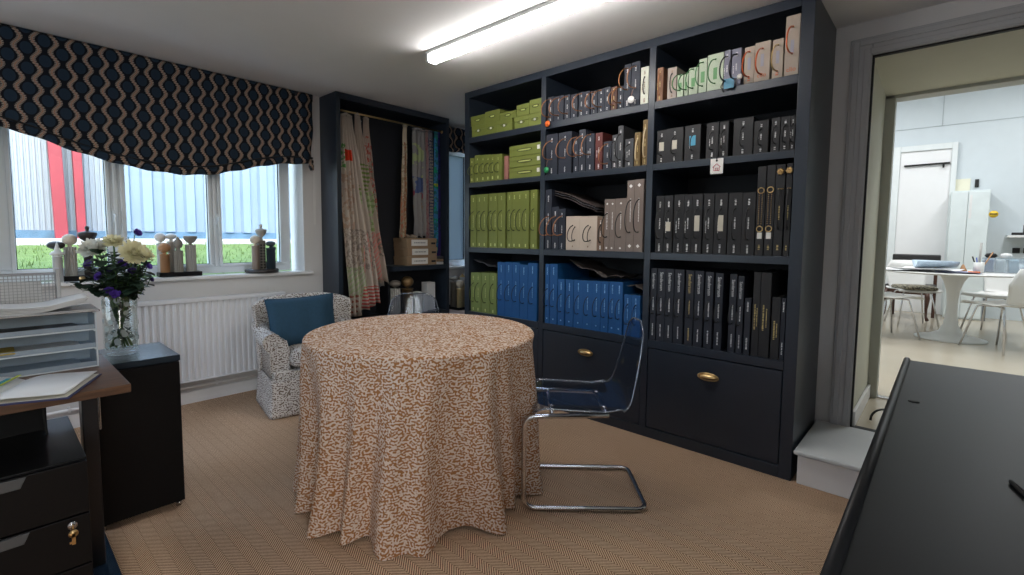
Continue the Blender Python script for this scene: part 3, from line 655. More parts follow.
# loose swatch folders lying over books
def drape(name, lab, pts, y0, y1, mat, cat='swatch', wav=.006, x0=W + .03, x1=W + .30):
    t = MB().grid(24, 6, lambda u, v: (x0 + (x1 - x0) * v, y1 + (y0 - y1) * u, interp(u, pts) + wav * sin(v * 9 + u * 14) + .006))
    o = t.build(name, mat, None, solid=.004); return tag(o, lab, cat)
swm = M('dark_grey_swatch_cloth', (.045, .045, .052), .5, var=.6, nscale=30); swb = M('brown_swatch_cloth', (.04, .03, .027), .6, var=.6, nscale=24)
drape('swatch_folder', 'dark grey swatch folder lying over the short green sample books', [(0, .962), (.4, .975), (.8, 1.005), (1, 1.01)], 2.865, 2.60, swm)
drape('swatch_folder', 'crumpled dark brown swatches lying on the blue books in the middle bay', [(0, .952), (.3, .955), (.7, 1.000), (1, 1.04)], 1.91, 1.51, swb, wav=.012)
drape('swatch_folder', 'small brown swatch wad on the shortest blue books of the middle bay', [(0, .885), (.5, .91), (1, .90)], 1.47, 1.365, swb, wav=.004)
for k, (dz, c) in enumerate(((0, swb), (.016, swm), (.03, swb))):
    drape('swatch_leaf', ['lowest', 'middle', 'uppermost'][k] + ' arched dark swatch leaf sprung over the cream box files', [(0, 1.368 + dz), (.35, 1.415 + dz), (.7, 1.468 + dz), (1, 1.49 + dz)], 2.045, 1.70, c, wav=.003)
# hanging tags
def tagob(name, lab, y, z, mat, shape, x=W - .012):
    t = thing(name, lab, 'tag', (x, y, z))
    if shape == 'round': MB().lathe([(.021, -.002), (.021, .002)], (0, 0, 0), 20, 'x').build('tag_disc', mat, t)
    else: MB().box(-.0015, .0015, -.033, .033, -.045, .036).build('tag_card', mat, t, bevel=.001)
    return t
t = tagob('round_tag', 'orange round tag hanging at the left end of the middle bay top shelf', 2.086, 1.985, M('orange_plastic', (.75, .14, .02), .4), 'round'); MB().tube([(0, 0, .02), (.004, -.002, .05), (.01, -.004, .068)], .0012, 5).build('tag_string', cordm['copper'], t)
t = tagob('round_tag', 'green round tag hanging at the left end of the middle bay second shelf', 2.090, 1.672, M('green_plastic', (.02, .26, .09), .4), 'round'); MB().tube([(0, 0, .02), (.004, -.002, .05), (.01, -.004, .068)], .0012, 5).build('tag_string', cordm['copper'], t)
t = tagob('round_tag', 'white round tag below tall navy books on the middle bay top shelf', 1.444, 2.026, white_lab, 'round', W - .03); MB().tube([(0, 0, .02), (.014, .0, .05), (.03, .0, .075)], .0012, 5).build('tag_string', cordm['copper'], t)
t = tagob('square_tag', 'white card tag with red house outline hanging from the right bay second shelf', .937, 1.596, white_lab, 'square')
s = .020; hz = -.012
r = MB(); r.tube([(-.003, -s * .7, hz - s * .8), (-.003, s * .7, hz - s * .8), (-.003, s * .7, hz + s * .1), (-.003, s * 1.0, hz + s * .1), (-.003, 0, hz + s), (-.003, -s * 1.0, hz + s * .1), (-.003, -s * .7, hz + s * .1), (-.003, -s * .7, hz - s * .8)], .0016, 5)
r.tube([(-.003, -s * .25, hz - s * .8), (-.003, -s * .25, hz - s * .1), (-.003, s * .25, hz - s * .1), (-.003, s * .25, hz - s * .8)], .0013, 5)
r.build('red_house_mark', M('red_ink', (.55, .02, .04), .5), t)
r = MB(); r.lathe([(.005, -.004), (.005, 0)], (-.001, 0, .024), 10, 'x'); r.build('eyelet', dark_gap, t)
r = MB(); r.tube([(-.002, 0, .026), (-.006, .004, .06), (.002, .012, .10), (.006, .0, .17), (-.002, -.012, .12), (-.006, -.004, .06), (-.002, 0, .026)], .0022, 6); r.build('tag_cord', cordm['dark'], t)
t = thing('square_tag', 'grey and blue card tags with white tip dangling from lavender grey book', 'tag', (W - .018, .885, 2.03))
MB().box(-.001, .001, -.020, .030, -.045, .005).build('tag_card', M('blue_tag_card', (.05, .22, .34), .5), t); MB().lathe([(.014, -.012), (.001, .022)], (0, -.05, .0), 10, 'x').build('white_tip', white_lab, t)
MB().tube([(0, .03, 0), (.0, .045, -.03), (0, .03, -.06)], .003, 6).build('tag_cord', cordm['dark'], t)

# ------------------------------------------------------------------ wardrobe unit with hanging cloths
XL, XR = 1.94, 3.115
wd = thing('open_wardrobe', 'tall navy open wardrobe unit with brass rail, standing against the window wall', 'wardrobe', ((XL + XR) / 2, (DW + D) / 2, 0))
ox, oy = wd.location.x, wd.location.y
def WX(x0, x1, y0, y1, z0, z1): return (x0 - ox, x1 - ox, y0 - oy, y1 - oy, z0, z1)
MB().box(*WX(XL, XL + .038, DW, D - .003, 0, ZC - .003)).build('side_panel', navy_paint, wd, bevel=.002)
MB().box(*WX(XR - .035, XR, DW, D - .003, 0, ZC - .003)).build('side_panel', navy_paint, wd, bevel=.002)
MB().box(*WX(XL + .038, XR - .035, DW, D - .003, ZC - .055, ZC - .003)).build('top_panel', navy_paint, wd, bevel=.002)
MB().box(*WX(XL + .038, XR - .035, D - .02, D - .003, .05, ZC - .055)).build('back_panel', navy_in, wd)
MB().box(*WX(2.46, XR - .035, DW + .004, D - .02, .888, .932)).build('shelf', navy_paint, wd, bevel=.002)
MB().box(*WX(2.445, 2.46, DW + .06, D - .02, .50, .932)).build('divider', navy_in, wd)
MB().box(*WX(XL + .038, XR - .035, DW + .004, D - .02, .44, .48)).build('shelf', navy_paint, wd, bevel=.002)
MB().box(*WX(XL + .038, XR - .035, DW + .02, DW + .035, .0, .44)).build('lower_door', navy_paint, wd, bevel=.002)
r = MB(); r.tube([(XL + .038 - ox, 3.75 - oy, 2.232), (XR - .035 - ox, 3.75 - oy, 2.232)], .0075, 12)
for x in (XL + .042, XR - .039): r.lathe([(.016, -.004), (.016, .004)], (x - ox, 3.75 - oy, 2.232), 14, 'x')
r.build('hanging_rail', brass, wd)

def cloth_mat(name, base, bands, rough=.9):
    """printed cloth: horizontal panels of colour with dotted, checked or leafy motifs"""
    m, nt, b = new_mat(name); v, x, y, z = coords(nt)
    last = base; edge = noise(nt, 9, 2, v) * .06
    for (z0, z1, x0, x1, c, kind, sc) in bands:
        zz = z + edge
        f = zz.gt(z0) * zz.lt(z1) * x.gt(x0) * x.lt(x1)
        if kind == 'stripe': f = f * ((z / sc).frac().gt(.5))
        if kind == 'check': f = f * (((z / sc).frac() - .5) * (((x + z * .6) / sc).frac() - .5)).gt(0.0)
        if kind == 'dots': f = f * ((((z / sc).frac() - .5) * ((z / sc).frac() - .5)) + (((x / sc).frac() - .5) * ((x / sc).frac() - .5))).lt(.11)
        if kind == 'leaf': f = f * noise(nt, sc, 3, v).gt(.52)
        last = mixc(nt, f, last, c)
    nt.links.new(last if not isinstance(last, tuple) else mixc(nt, 0.0, last, last), b.inputs['Base Color'])
    b.inputs['Roughness'].default_value = rough; b.inputs['Specular IOR Level'].default_value = .1
    return m
def hang(lab, top, bot, y, mat, folds=4, amp=.02, hem=0.0, depth=.0, mid=None, grp='cloths hanging in the wardrobe'):
    (xa, xb, zt), (xc, xd, zb) = top, bot
    def fn(u, v):
        s = v ** 1.15
        l = xa + (xc - xa) * s; r = xb + (xd - xb) * s
        if mid: b = mid * sin(pi * v); l -= b * .5; r += b * .5
        a = amp * (.55 + .45 * v)
        uu = u + .035 * sin(v * 5 + u * 9)
        x = l + (r - l) * u
        z = zt + (zb + hem * u - zt) * v + .012 * sin(u * 17) * v
        yy = y + a * sin(uu * folds * 2 * pi) - depth * v + .004 * sin(v * 20)
        return (x, min(yy, D - .03), z)
    o = MB().grid(folds * 10, 26, fn)
    # folded top over the rail
    o.tube([(xa + .003, y, zt), ((xa + xb) / 2, y, zt + .018), (xb - .003, y, zt)], .011, 8)
    ob = o.build('hanging_cloth', mat, None, solid=.002)
    return tag(ob, lab, 'fabric', grp)
c1 = cloth_mat('patchwork_cloth', (.50, .43, .37), [(1.86, 1.95, 2.03, 2.09, (.62, .05, .02), 'solid', 1), (1.80, 1.99, 1.99, 2.04, (.10, .28, .08), 'leaf', 40), (1.3, 1.78, 1.9, 2.10, (.42, .30, .23), 'leaf', 26), (.95, 1.30, 1.9, 2.3, (.30, .25, .22), 'leaf', 45),
    (.72, .98, 1.9, 2.2, (.34, .42, .24), 'check', .02), (.5, .74, 1.9, 2.16, (.34, .12, .09), 'dots', .045), (.5, .80, 2.16, 2.4, (.52, .10, .09), 'stripe', .03)])
c2 = cloth_mat('green_block_cloth', (.47, .39, .33), [(1.62, 1.84, 2.12, 2.26, (.20, .29, .09), 'stripe', .035), (1.28, 1.62, 2.12, 2.30, (.26, .36, .15), 'leaf', 9), (1.28, 1.62, 2.12, 2.30, (.40, .46, .28), 'stripe', .05), (.84, 1.27, 2.18, 2.36, (.62, .22, .20), 'check', .022), (.84, 1.2, 2.10, 2.18, (.48, .40, .26), 'leaf', 30), (1.05, 1.3, 2.34, 2.5, (.25, .22, .18), 'leaf', 36)])
c3 = cloth_mat('floral_cloth', (.52, .43, .37), [(1.2, 2.1, 2.2, 2.5, (.50, .13, .11), 'leaf', 30), (1.2, 1.9, 2.2, 2.5, (.33, .30, .24), 'leaf', 50)])
c4 = cloth_mat('striped_floral_cloth', (.50, .42, .32), [(1.1, 2.1, 2.60, 2.62, (.40, .16, .10), 'solid', 1), (1.1, 2.1, 2.64, 2.66, (.30, .14, .08), 'solid', 1), (1.1, 2.1, 2.5, 2.7, (.32, .26, .18), 'leaf', 45)])
c5 = cloth_mat('grey_silk', (.24, .23, .23), [(1.55, 1.70, 2.60, 2.86, (.30, .06, .09), 'leaf', 14), (1.65, 1.80, 2.60, 2.86, (.07, .10, .22), 'leaf', 9), (1.80, 2.1, 2.6, 2.86, (.33, .38, .20), 'leaf', 8), (1.5, 1.6, 2.6, 2.86, (.32, .20, .10), 'leaf', 14)])
c6 = cloth_mat('rose_cloth', (.30, .21, .20), [(1.1, 2.2, 2.8, 3, (.30, .13, .15), 'leaf', 40)])
c7 = cloth_mat('blue_grey_print', (.17, .18, .22), [(1.1, 2.2, 2.9, 3.1, (.06, .07, .12), 'leaf', 45), (1.1, 2.2, 2.9, 3.1, (.30, .28, .25), 'dots', .03)])
c8 = cloth_mat('peacock_print', (.03, .15, .17), [(1.55, 1.75, 2.9, 3.2, (.35, .38, .02), 'leaf', 12), (1.1, 2.2, 2.9, 3.2, (.02, .28, .16), 'leaf', 18), (1.1, 2.2, 2.9, 3.2, (.05, .20, .42), 'leaf', 24)])
c9 = cloth_mat('purple_velvet', (.045, .03, .16), [(1.1, 2.2, 2.9, 3.2, (.02, .03, .10), 'leaf', 14)])
Z = 2.232
hang('large patchwork cloth with red flower, leftmost on the wardrobe rail, hanging lowest', (2.005, 2.100, Z - .045), (2.03, 2.33, .50), 3.725, c1, 5, .030, hem=.13, depth=.045, mid=.03)
hang('cream cloth with green block print hanging second from left in the wardrobe', (2.145, 2.185, Z - .02), (2.13, 2.445, .86), 3.745, c2, 4, .026, hem=-.08, depth=.03)
hang('red floral cream cloth hanging behind, third from left in the wardrobe', (2.250, 2.295, Z - .02), (2.25, 2.42, 1.0), 3.79, c3, 4, .02)
hang('plain pale linen cloth hanging low behind the patchwork cloth', (2.21, 2.225, Z - .05), (2.28, 2.45, .64), 3.80, cloth_mat('pale_linen', (.50, .48, .47), []), 3, .018, hem=.12)
hang('narrow tan striped floral cloth hanging alone in the middle of the wardrobe rail', (2.635, 2.675, Z - .02), (2.585, 2.655, 1.19), 3.76, c4, 2, .014)
hang('wide grey silky cloth with colourful printed panel in the wardrobe', (2.735, 2.885, Z - .03), (2.745, 2.895, 1.20), 3.76, c5, 3, .014)
hang('dusty rose patterned cloth hanging right of the grey silky cloth', (2.895, 2.925, Z - .02), (2.895, 2.93, 1.1), 3.77, c6, 2, .014)
hang('blue grey spotted cloth hanging second group from right in the wardrobe', (2.935, 2.985, Z - .02), (2.93, 2.99, 1.1), 3.78, c7, 3, .014)
hang('peacock green and yellow cloth hanging near the right end of the rail', (2.995, 3.035, Z - .02), (2.985, 3.03, 1.05), 3.76, c8, 2, .014)
hang('dark purple cloth hanging at the right end of the wardrobe rail', (3.04, 3.07, Z - .02), (3.035, 3.072, 1.0), 3.77, c9, 2, .014)
kraft = M('kraft_card', (.32, .215, .13), .75, var=.08)
for k, pos in enumerate(('bottom', 'middle', 'topmost')):
    z = .933 + .086 * k; dx = (0, .004, -.003)[k]
    t = thing('kraft_box', 'brown kraft box with white label, %s of the stack of three in the wardrobe' % pos, 'box', (2.80 + dx, 3.80, z), 0, 'stack of kraft boxes in the wardrobe')
    MB().box(-.17, .17, -.10, .12, 0, .052).build('box_base', kraft, t, bevel=.002); MB().box(-.173, .173, -.103, .123, .052, .084).build('box_lid', kraft, t, bevel=.002)
    MB().box(-.125, .060, -.1050, -.103, .012, .070).build('label', white_lab, t); lb = MB()
    for i in range(9): lb.box(-.095 + i * .015, -.087 + i * .015 + .003 * (i % 2), -.1056, -.105, .036, .046)
    lb.build('label_print', ink['dim'], t)
    MB().box(.105, .155, -.1050, -.103, .026, .044).build('dark_slot', dark_gap, t)
t = thing('swatch_stack', 'flat grey and gold swatch stack beside the kraft boxes on the wardrobe shelf', 'swatch', (3.02, 3.78, .933))
for i in range(3): MB().box(-.045, .045, -.07, .08, .028 * i, .028 * i + .024).build('swatch_pad', (MATS['silver_ink'], kraft, swm)[i], t, bevel=.002)
t = thing('cloth_bundle', 'rolled beige cloth resting on top of the kraft box stack', 'fabric', (2.72, 3.78, 1.1925))
MB().grid(20, 8, lambda u, v: (-.06 + .12 * u, .03 * cos(2 * pi * v), .014 + .014 * sin(2 * pi * v) + .004 * sin(u * 12) * (sin(2 * pi * v) > 0))).build('rolled_cloth', M('beige_cloth', (.40, .32, .25), .9), t)

# ---- finial helper (curtain-pole ends shown as samples)
FIN = {
 'ball': lambda r: [(.010, 0), (.012, .006), (.008, .012)] + [(max(.002, r * sin(a)), .012 + r * .9 - r * .92 * cos(a)) for a in [pi * (.08 + .92 * k / 10) for k in range(11)]],
 'mushroom': lambda r: [(.012, 0), (.009, .012)] + [(max(.002, r * sin(a)), .014 + r * .55 - r * .58 * cos(a)) for a in [pi * (.12 + .88 * k / 10) for k in range(11)]],
 'cup': lambda r: [(.012, 0), (.008, .010), (r * .55, .018), (r * .9, .036), (r, .052), (r * 1.03, .060), (r * .9, .064), (.002, .064)],
 'urn': lambda r: [(.012, 0), (.014, .006), (.008, .014), (.012, .026), (r * .75, .045), (r, .070), (r, .084), (r * .6, .090), (.012, .094), (.008, .100), (.012, .112), (.011, .122), (.002, .128)],
 'acorn': lambda r: [(.012, 0), (.016, .005), (.010, .012), (r * .8, .024), (r, .042), (r * .9, .060), (r * .5, .078), (.008, .086), (.010, .092), (.002, .098)],
 'spike': lambda r: [(.010, 0), (r, .008), (r * .9, .018), (r * .5, .026), (.010, .05), (.002, .085)]}
def finial(lab, x, y, z, ph, pr, kind, r, pm, hm, grp, ribs=False):
    t = thing('curtain_finial', lab, 'finial', (x, y, z), 0, grp)
    pr *= 1.25; r *= (1.2 if kind != 'cup' else 1.15); p = MB()
    if ribs:
        n = 32; vs = []
        for zz in (0, ph):
            for k in range(n): rr = pr * (1.0 if k % 2 else .86); vs.append((rr * cos(2 * pi * k / n), rr * sin(2 * pi * k / n), zz))
        p.add(vs, [(k, (k + 1) % n, (k + 1) % n + n, k + n) for k in range(n)] + [tuple(range(n))[::-1], tuple(range(n, 2 * n))])
    else: p.lathe([(pr, 0), (pr, ph - .006), (pr * 1.12, ph - .006), (pr * 1.12, ph)], n=24)
    p.build('pole_stub', pm, t)
    MB().lathe([(a, b + ph) for a, b in FIN[kind](r)], n=24).build('finial_head', hm, t)
    return t
fm = lambda n, c, r=.45, metal=0.0, var=.1: M(n, c, r, metal, var=var)
stone, cream_f, wood_f, taupe_f, dark_f, slate_f, pink_f, white_f = fm('stone_paint', (.40, .39, .37)), fm('cream_lacquer', (.62, .55, .45)), fm('honey_wood', (.46, .24, .11)), fm('taupe_wood', (.27, .25, .22)), fm('dark_stained_wood', (.035, .030, .030)), fm('slate_blue_paint', (.05, .075, .10)), fm('shell_pink_paint', (.52, .42, .36)), fm('white_lacquer', (.72, .72, .71))
SZ = .908
t = thing('display_plinth', 'black rectangular block with brass plate holding finials, left end of the windowsill', 'plinth', (.400, 4.03, SZ)); MB().box(-.115, .115, -.033, .042, .0005, .032).build('block', black_m, t, bevel=.003); MB().lathe([(.016, -.0345), (.016, -.033)], (.0, 0, .016), 16, 'y').build('brass_plate', brass, t)
t = thing('display_plinth', 'black rectangular block holding wooden and grey finials in the middle of the windowsill', 'plinth', (.925, 4.03, SZ)); MB().box(-.128, .128, -.040, .045, .0005, .032).build('block', black_m, t, bevel=.003)
t = thing('display_plinth', 'round dark turntable holding finials at the right end of the windowsill', 'plinth', (1.470, 4.015, SZ)); MB().lathe([(.112, .0005), (.120, .006), (.120, .026), (.112, .030), (.02, .030)], n=40).build('turntable', dark_f, t)
g = 'curtain finials on the windowsill'; zp = SZ + .0325
finial('cream ball finial with pale ribbed neck on the left windowsill block', .355, 4.035, zp, .180, .025, 'ball', .031, stone, cream_f, g, True)
finial('dark urn shaped finial on tall black stub on the left windowsill block', .440, 4.035, zp, .185, .019, 'urn', .040, dark_f, dark_f, g)
finial('honey wooden ball finial with wooden stub, front of the middle windowsill block', .835, 4.012, zp, .125, .0225, 'ball', .031, wood_f, wood_f, g)
finial('white ball finial standing behind the honey wooden one', .822, 4.053, zp, .20, .018, 'ball', .028, white_f, white_f, g)
finial('pale white mushroom finial behind the acorn finial on the middle block', .885, 4.055, zp, .215, .019, 'mushroom', .030, white_f, white_f, g)
finial('grey taupe acorn finial on ribbed stub, middle windowsill block', .915, 4.01, zp, .15, .022, 'acorn', .024, taupe_f, taupe_f, g, True)
finial('grey flared cup finial on ribbed stub, right end of the middle block', .995, 4.03, zp, .19, .026, 'cup', .036, stone, taupe_f, g, True)
zr = SZ + .0305
finial('cream ball finial on shell pink stub, left on the round turntable', 1.415, 3.985, zr, .185, .021, 'ball', .031, pink_f, cream_f, g)
finial('tall patterned grey urn finial, tallest on the round turntable', 1.470, 4.015, zr, .225, .024, 'urn', .034, cloth_mat('carved_stub', (.42, .40, .38), [(0, .225, -.1, .1, (.10, .10, .10), 'dots', .022)]), stone, g)
finial('slate blue mushroom finial on the round turntable, right of the urn', 1.528, 3.985, zr, .165, .026, 'mushroom', .030, slate_f, slate_f, g)
finial('small dark green ball finial at the right edge of the round turntable', 1.560, 4.035, zr, .12, .018, 'ball', .023, fm('dark_green_wood', (.03, .045, .035)), MATS['dark_green_wood'], g)
t = finial('black mushroom finial in front of the window, left of the cream ball', .293, 4.045, SZ, .185, .016, 'mushroom', .036, white_f, dark_f, g)
t = finial('small white spiked finial in front of the black mushroom one', .293, 3.985, SZ, .16, .018, 'spike', .030, white_f, white_f, g)
# lower wardrobe shelf goods
g2 = 'finials on the low wardrobe shelf'; zl = .481
finial('grey ribbed finial on the low wardrobe shelf, leftmost', 2.56, 3.80, zl, .24, .038, 'mushroom', .045, stone, taupe_f, g2, True)
finial('bronze finial on the low wardrobe shelf beside the grey ribbed one', 2.69, 3.79, zl, .23, .040, 'ball', .048, fm('bronze', (.26, .17, .08), .35, .6), MATS['bronze'], g2)
for i, (x, y, h, c, l) in enumerate(((2.79, 3.76, .19, white_lab, 'white upright carton on the low wardrobe shelf, left of the pair'), (2.845, 3.75, .17, white_lab, 'white upright carton on the low wardrobe shelf, right of the pair'), (2.95, 3.80, .27, MATS['silver_ink'], 'tall grey carton on the low wardrobe shelf'))):
    t = thing('carton', l, 'box', (x, y, zl)); w = .024 if i < 2 else .05
    MB().box(-w, w, -.04, .05, .0005, h).build('carton_body', c, t, bevel=.002); MB().box(-w * .98, w * .98, -.039, .049, h, h + .004).build('carton_flap', c, t)
# low white cabinet in the alcove with jar of finials on a tray
t = thing('low_cupboard', 'low pale pinkish white cupboard top in the alcove beside the wardrobe', 'cupboard', (3.42, 3.64, 0)); MB().box(-.28, .31, -.16, .27, 0, .45).build('carcass', white_m, t, bevel=.003); MB().box(-.295, .32, -.19, .29, .45, .475).build('worktop', M('pale_pink_laminate', (.58, .50, .50), .4), t, bevel=.003)
t = thing('black_tray', 'shallow black tray under the glass jar beside the bookcase', 'tray', (3.25, 3.68, .475))
tr = MB(); tr.box(-.12, .12, -.12, .12, .0005, .010); tr.box(-.12, -.112, -.12, .12, .010, .028); tr.box(.112, .12, -.12, .12, .010, .028); tr.box(-.112, .112, -.12, -.112, .010, .028); tr.box(-.112, .112, .112, .12, .010, .028); tr.build('tray_body', black_m, t, bevel=.002)
for i, (x, y, h, hm, pm, k, r, l) in enumerate(((3.205, 3.62, .20, cream_f, fm('pale_gold_paint', (.80, .66, .36), .4, .2), 'ball', .034, 'cream topped gold finial, front left on the black alcove tray'), (3.275, 3.65, .24, stone, MATS['pale_gold_paint'], 'cup', .036, 'grey cup finial on gold stub, middle of the black alcove tray'), (3.325, 3.72, .24, brass, MATS['pale_gold_paint'], 'acorn', .036, 'brass acorn finial at the back of the black alcove tray'), (3.205, 3.72, .26, stone, taupe_f, 'mushroom', .034, 'stone mushroom finial, back left on the black alcove tray'))):
    finial(l, x, y, .4865, h, .026, k, r, pm, hm, 'finials on the black alcove tray')

# ------------------------------------------------------------------ round table and its floor-length cloth
TX, TY = 1.432, 1.890
t = thing('round_table', 'round pedestal table hidden under the coral print cloth', 'table', (TX, TY, 0))
MB().lathe([(.50, .712), (.525, .716), (.53, .724), (.53, .736), (.525, .740)], n=48).build('tabletop', desk_wood, t)
MB().lathe([(.26, .0005), (.26, .03), (.06, .07), (.04, .2), (.04, .6), (.08, .70), (.10, .711)], n=24).build('pedestal', desk_wood, t)
CR = [(144, 6, .9), (164, 5, .8), (187, 7, 1.0), (203, 4.5, .75), (221, 7, 1.05), (234, 5.5, .85), (262, 6, 1.0), (277, 3.5, .35), (297, 6, .85), (334, 6, .35), (3, 7, .6), (30, 8, 1), (58, 7, 1), (84, 8, 1), (108, 7, 1), (126, 6, .9)]
def fold(a):
    s = 0
    for c_, w, k in CR:
        d = (a - c_ + 180) % 360 - 180; s += k * math.exp(-(d / w) ** 2 * .8)
    return min(1.15, s)
def cl(u, v):
    a = u * 360; ar = radians(a)
    if v < .2: return (.532 * v / .2 * cos(ar) + .0001, .532 * v / .2 * sin(ar), .7435 + .0008 * sin(v * 90 + a * .2))
    if v < .30:
        q = (v - .2) / .1 * pi / 2; r = .532 + .014 * sin(q); return (r * cos(ar), r * sin(ar), .7295 + .014 * cos(q))
    t_ = (v - .30) / .70; f = fold(a + 4 * sin(t_ * 3.4 + a * .05) * (1 - t_ * .5))
    r = .546 + t_ ** .6 * (-.050 + .112 * f) + .003 * sin(radians(a * 23) + 3 * t_) * t_ + .022 * t_ ** 6 * f
    z = .7295 - (.7255 - .016 * (1 - min(1, f)) + .004 * sin(radians(a * 5))) * t_
    return (r * cos(ar), r * sin(ar), max(z, .0025))
tc = MB().grid(360, 60, cl, wrapx=True).build('tablecloth', cloth_m)
tc.location = (TX, TY, .0)
tag(tc, 'floor-length white and tan coral print cloth draped over the round table', 'tablecloth')

# ------------------------------------------------------------------ clear cantilever chairs
shell_m = clear('smoked_clear_acrylic', (.76, .80, .87), .06, .05, haze=.01, hazec=(.25, .32, .45))
rimm = clear('acrylic_edge', (.50, .55, .62), .6, .05, haze=.22, hazec=(.35, .42, .52))
def clear_chair(lab, x, y, rz):
    t = thing('cantilever_chair', lab, 'chair', (x, y, 0), rz, 'clear plastic cantilever chairs')
    P = [(-.10, .165, .425), (.272, .195, .425), (.272, .195, .0125), (-.272, .195, .0125), (-.272, -.195, .0125), (.272, -.195, .0125), (.272, -.195, .425), (-.10, -.165, .425)]
    MB().tube(fillet(P, .055, 8), .0115, 12).build('steel_frame', chrome, t)
    MB().tube([(-.09, -.165, .425), (-.09, .165, .425)], .009, 8).tube([(.15, -.185, .425), (.15, .185, .425)], .009, 8).build('seat_crossbar', chrome, t)
    prof = fillet([(.235, .428), (.20, .452), (-.10, .438), (-.195, .47), (-.240, .66), (-.268, .825)], .07, 6)
    prof = [Vector((p[0], 0, p[1])) for p in [(q.x, q.y) if len(q) > 1 else q for q in prof]] if False else prof
    L = [0]
    for a, b in zip(prof, prof[1:]): L.append(L[-1] + (b - a).length)
    def at(s):
        s *= L[-1]
        for i in range(len(prof) - 1):
            if s <= L[i + 1] or i == len(prof) - 2:
                k = (s - L[i]) / max(1e-9, L[i + 1] - L[i]); return prof[i].lerp(prof[i + 1], min(1, k))
    def hwid(s):
        w = .222 - .012 * s - .075 * max(0, (s - .50) / .50) ** 1.2
        if s > .94: w -= .06 * ((s - .94) / .06) ** 2.2
        if s < .05: w -= .03 * ((.05 - s) / .05) ** 2
        return w
    def sh(u, v):
        p = at(v); k = (u * 2 - 1); dish = .022 * k * k * (1 if v < .5 else .6)
        return (p[0] + (dish if v > .5 else 0), hwid(v) * k, p[1] + (dish if v <= .5 else 0) - .004)
    prof = [Vector((q[0], q[1])) for q in prof]
    MB().grid(16, 48, sh).build('seat_shell', shell_m, t, solid=.006, label='smoky clear one-piece seat and back')
    r = MB(); edge = [sh(0, i / 48) for i in range(49)] + [sh(i / 12, 1) for i in range(1, 13)] + [sh(1, 1 - i / 48) for i in range(1, 49)]
    r.tube(edge, .0042, 6); r.build('rolled_rim', rimm, t)
    for xx in (-.09, .15):
        b = MB()
        for yy in (-.11, .11): b.lathe([(.012, 0), (.012, .006), (.004, .008)], (xx, yy, .446 if xx > 0 else .440), 12)
        b.build('fixing_button', chrome, t)
    return t
# profile points are 2-D, so fillet needs 2-D vectors padded
_f = fillet
def fillet(pts, r, n=6):
    if len(pts[0]) == 2:
        return [Vector((p.x, p.y)) for p in _f([(a, b, 0) for a, b in pts], r, n)]
    return _f(pts, r, n)
clear_chair('clear smoky plastic chair on a chrome cantilever frame, right of the round table', 1.874, 1.252, radians(131.4))
clear_chair('clear plastic chair mostly hidden behind the round table, facing it', 1.79, 2.44, radians(236))

# ------------------------------------------------------------------ armchair and cushion
ac = thing('armchair', 'small upholstered armchair with speckled fabric, rolled arms and skirt, below the window', 'armchair', (1.520, 3.155, 0), radians(-10.1))
MB().box(-.295, .295, .02, .49, .04, .30).build('seat_base', arm_m, ac, bevel=.01)
def cushn(x0, x1, y0, y1, z0, z1):
    n = 20
    def f(u, v):
        a = 2 * pi * u; ca, sa = cos(a), sin(a); e = lambda c: abs(c) ** .35 * (1 if c >= 0 else -1)
        ph = -pi / 2 + pi * v; cp, sp = cos(ph), sin(ph)
        r = abs(cp) ** .32
        return ((x0 + x1) / 2 + (x1 - x0) / 2 * e(ca) * r, (y0 + y1) / 2 + (y1 - y0) / 2 * e(sa) * r, (z0 + z1) / 2 + (z1 - z0) / 2 * (abs(sp) ** .7 * (1 if sp >= 0 else -1)))
    return MB().grid(64, 20, f, wrapx=True)
cushn(-.188, .188, -.012, .40, .305, .445).build('seat_cushion', arm_m, ac)
for s in (-1, 1):
    A = MB(); pr = []
    # outline of a rolled arm seen from the front
    pts = [(.185, .20), (.300, .20), (.302, .42)] + [(.290 + .058 * cos(a), .495 + .058 * sin(a)) for a in [radians(-50 + 20 * k) for k in range(12)]] + [(.205, .50), (.188, .44)]
    pts = [(s * a, b) for a, b in pts]
    n = len(pts); ny = 12
    vs = []; fs = []
    for j in range(ny + 1):
        v = j / ny; y = .060 + .40 * v; lift = .06 * max(0, v - .45) ** 1.3 * 2; sc = 1 - .08 * (v == 0)
        for a, b in pts: vs.append((a, y, b + (lift if b > .40 else 0)))
    for j in range(ny):
        for i in range(n): fs.append((j * n + i, j * n + (i + 1) % n, (j + 1) * n + (i + 1) % n, (j + 1) * n + i))
    A.add(vs, fs, True); A.add([vs[i] for i in range(n)], [tuple(range(n))]); A.add([vs[ny * n + i] for i in range(n)], [tuple(range(n))[::-1]])
    o = A.build('arm', arm_m, ac)
    pc = MB(); pc.tube([(a, .058, b) for a, b in pts] + [(pts[0][0], .058, pts[0][1])], .0042, 6); pc.build('arm_piping', arm_m, o)
def backf(u, v):
    # closed loop around the section of the back (v) swept across the width (u)
    k = u * 2 - 1; top = .768 - .055 * abs(k) ** 3.2; a = 2 * pi * v
    zc, hz = (.25 + top) / 2, (top - .25) / 2
    e = lambda c, p: abs(c) ** p * (1 if c >= 0 else -1)
    z = zc + hz * e(sin(a), .45); th = .048 - .008 * ((z - .25) / .5)
    y = .455 + .050 * (z - .25) + th * e(cos(a), .5) - .075 * abs(k) ** 3
    return ((.318 + .035 * max(0, (z - .45) / .3)) * k, y, z)
bk = MB().grid(36, 40, backf, smooth=True)
n0 = len(bk.v); row = 37
for i in (0, 36): bk.f.append(tuple(j * row + i for j in range(40))); bk.sm.append(False)
bk.build('backrest', arm_m, ac)
sk = MB()
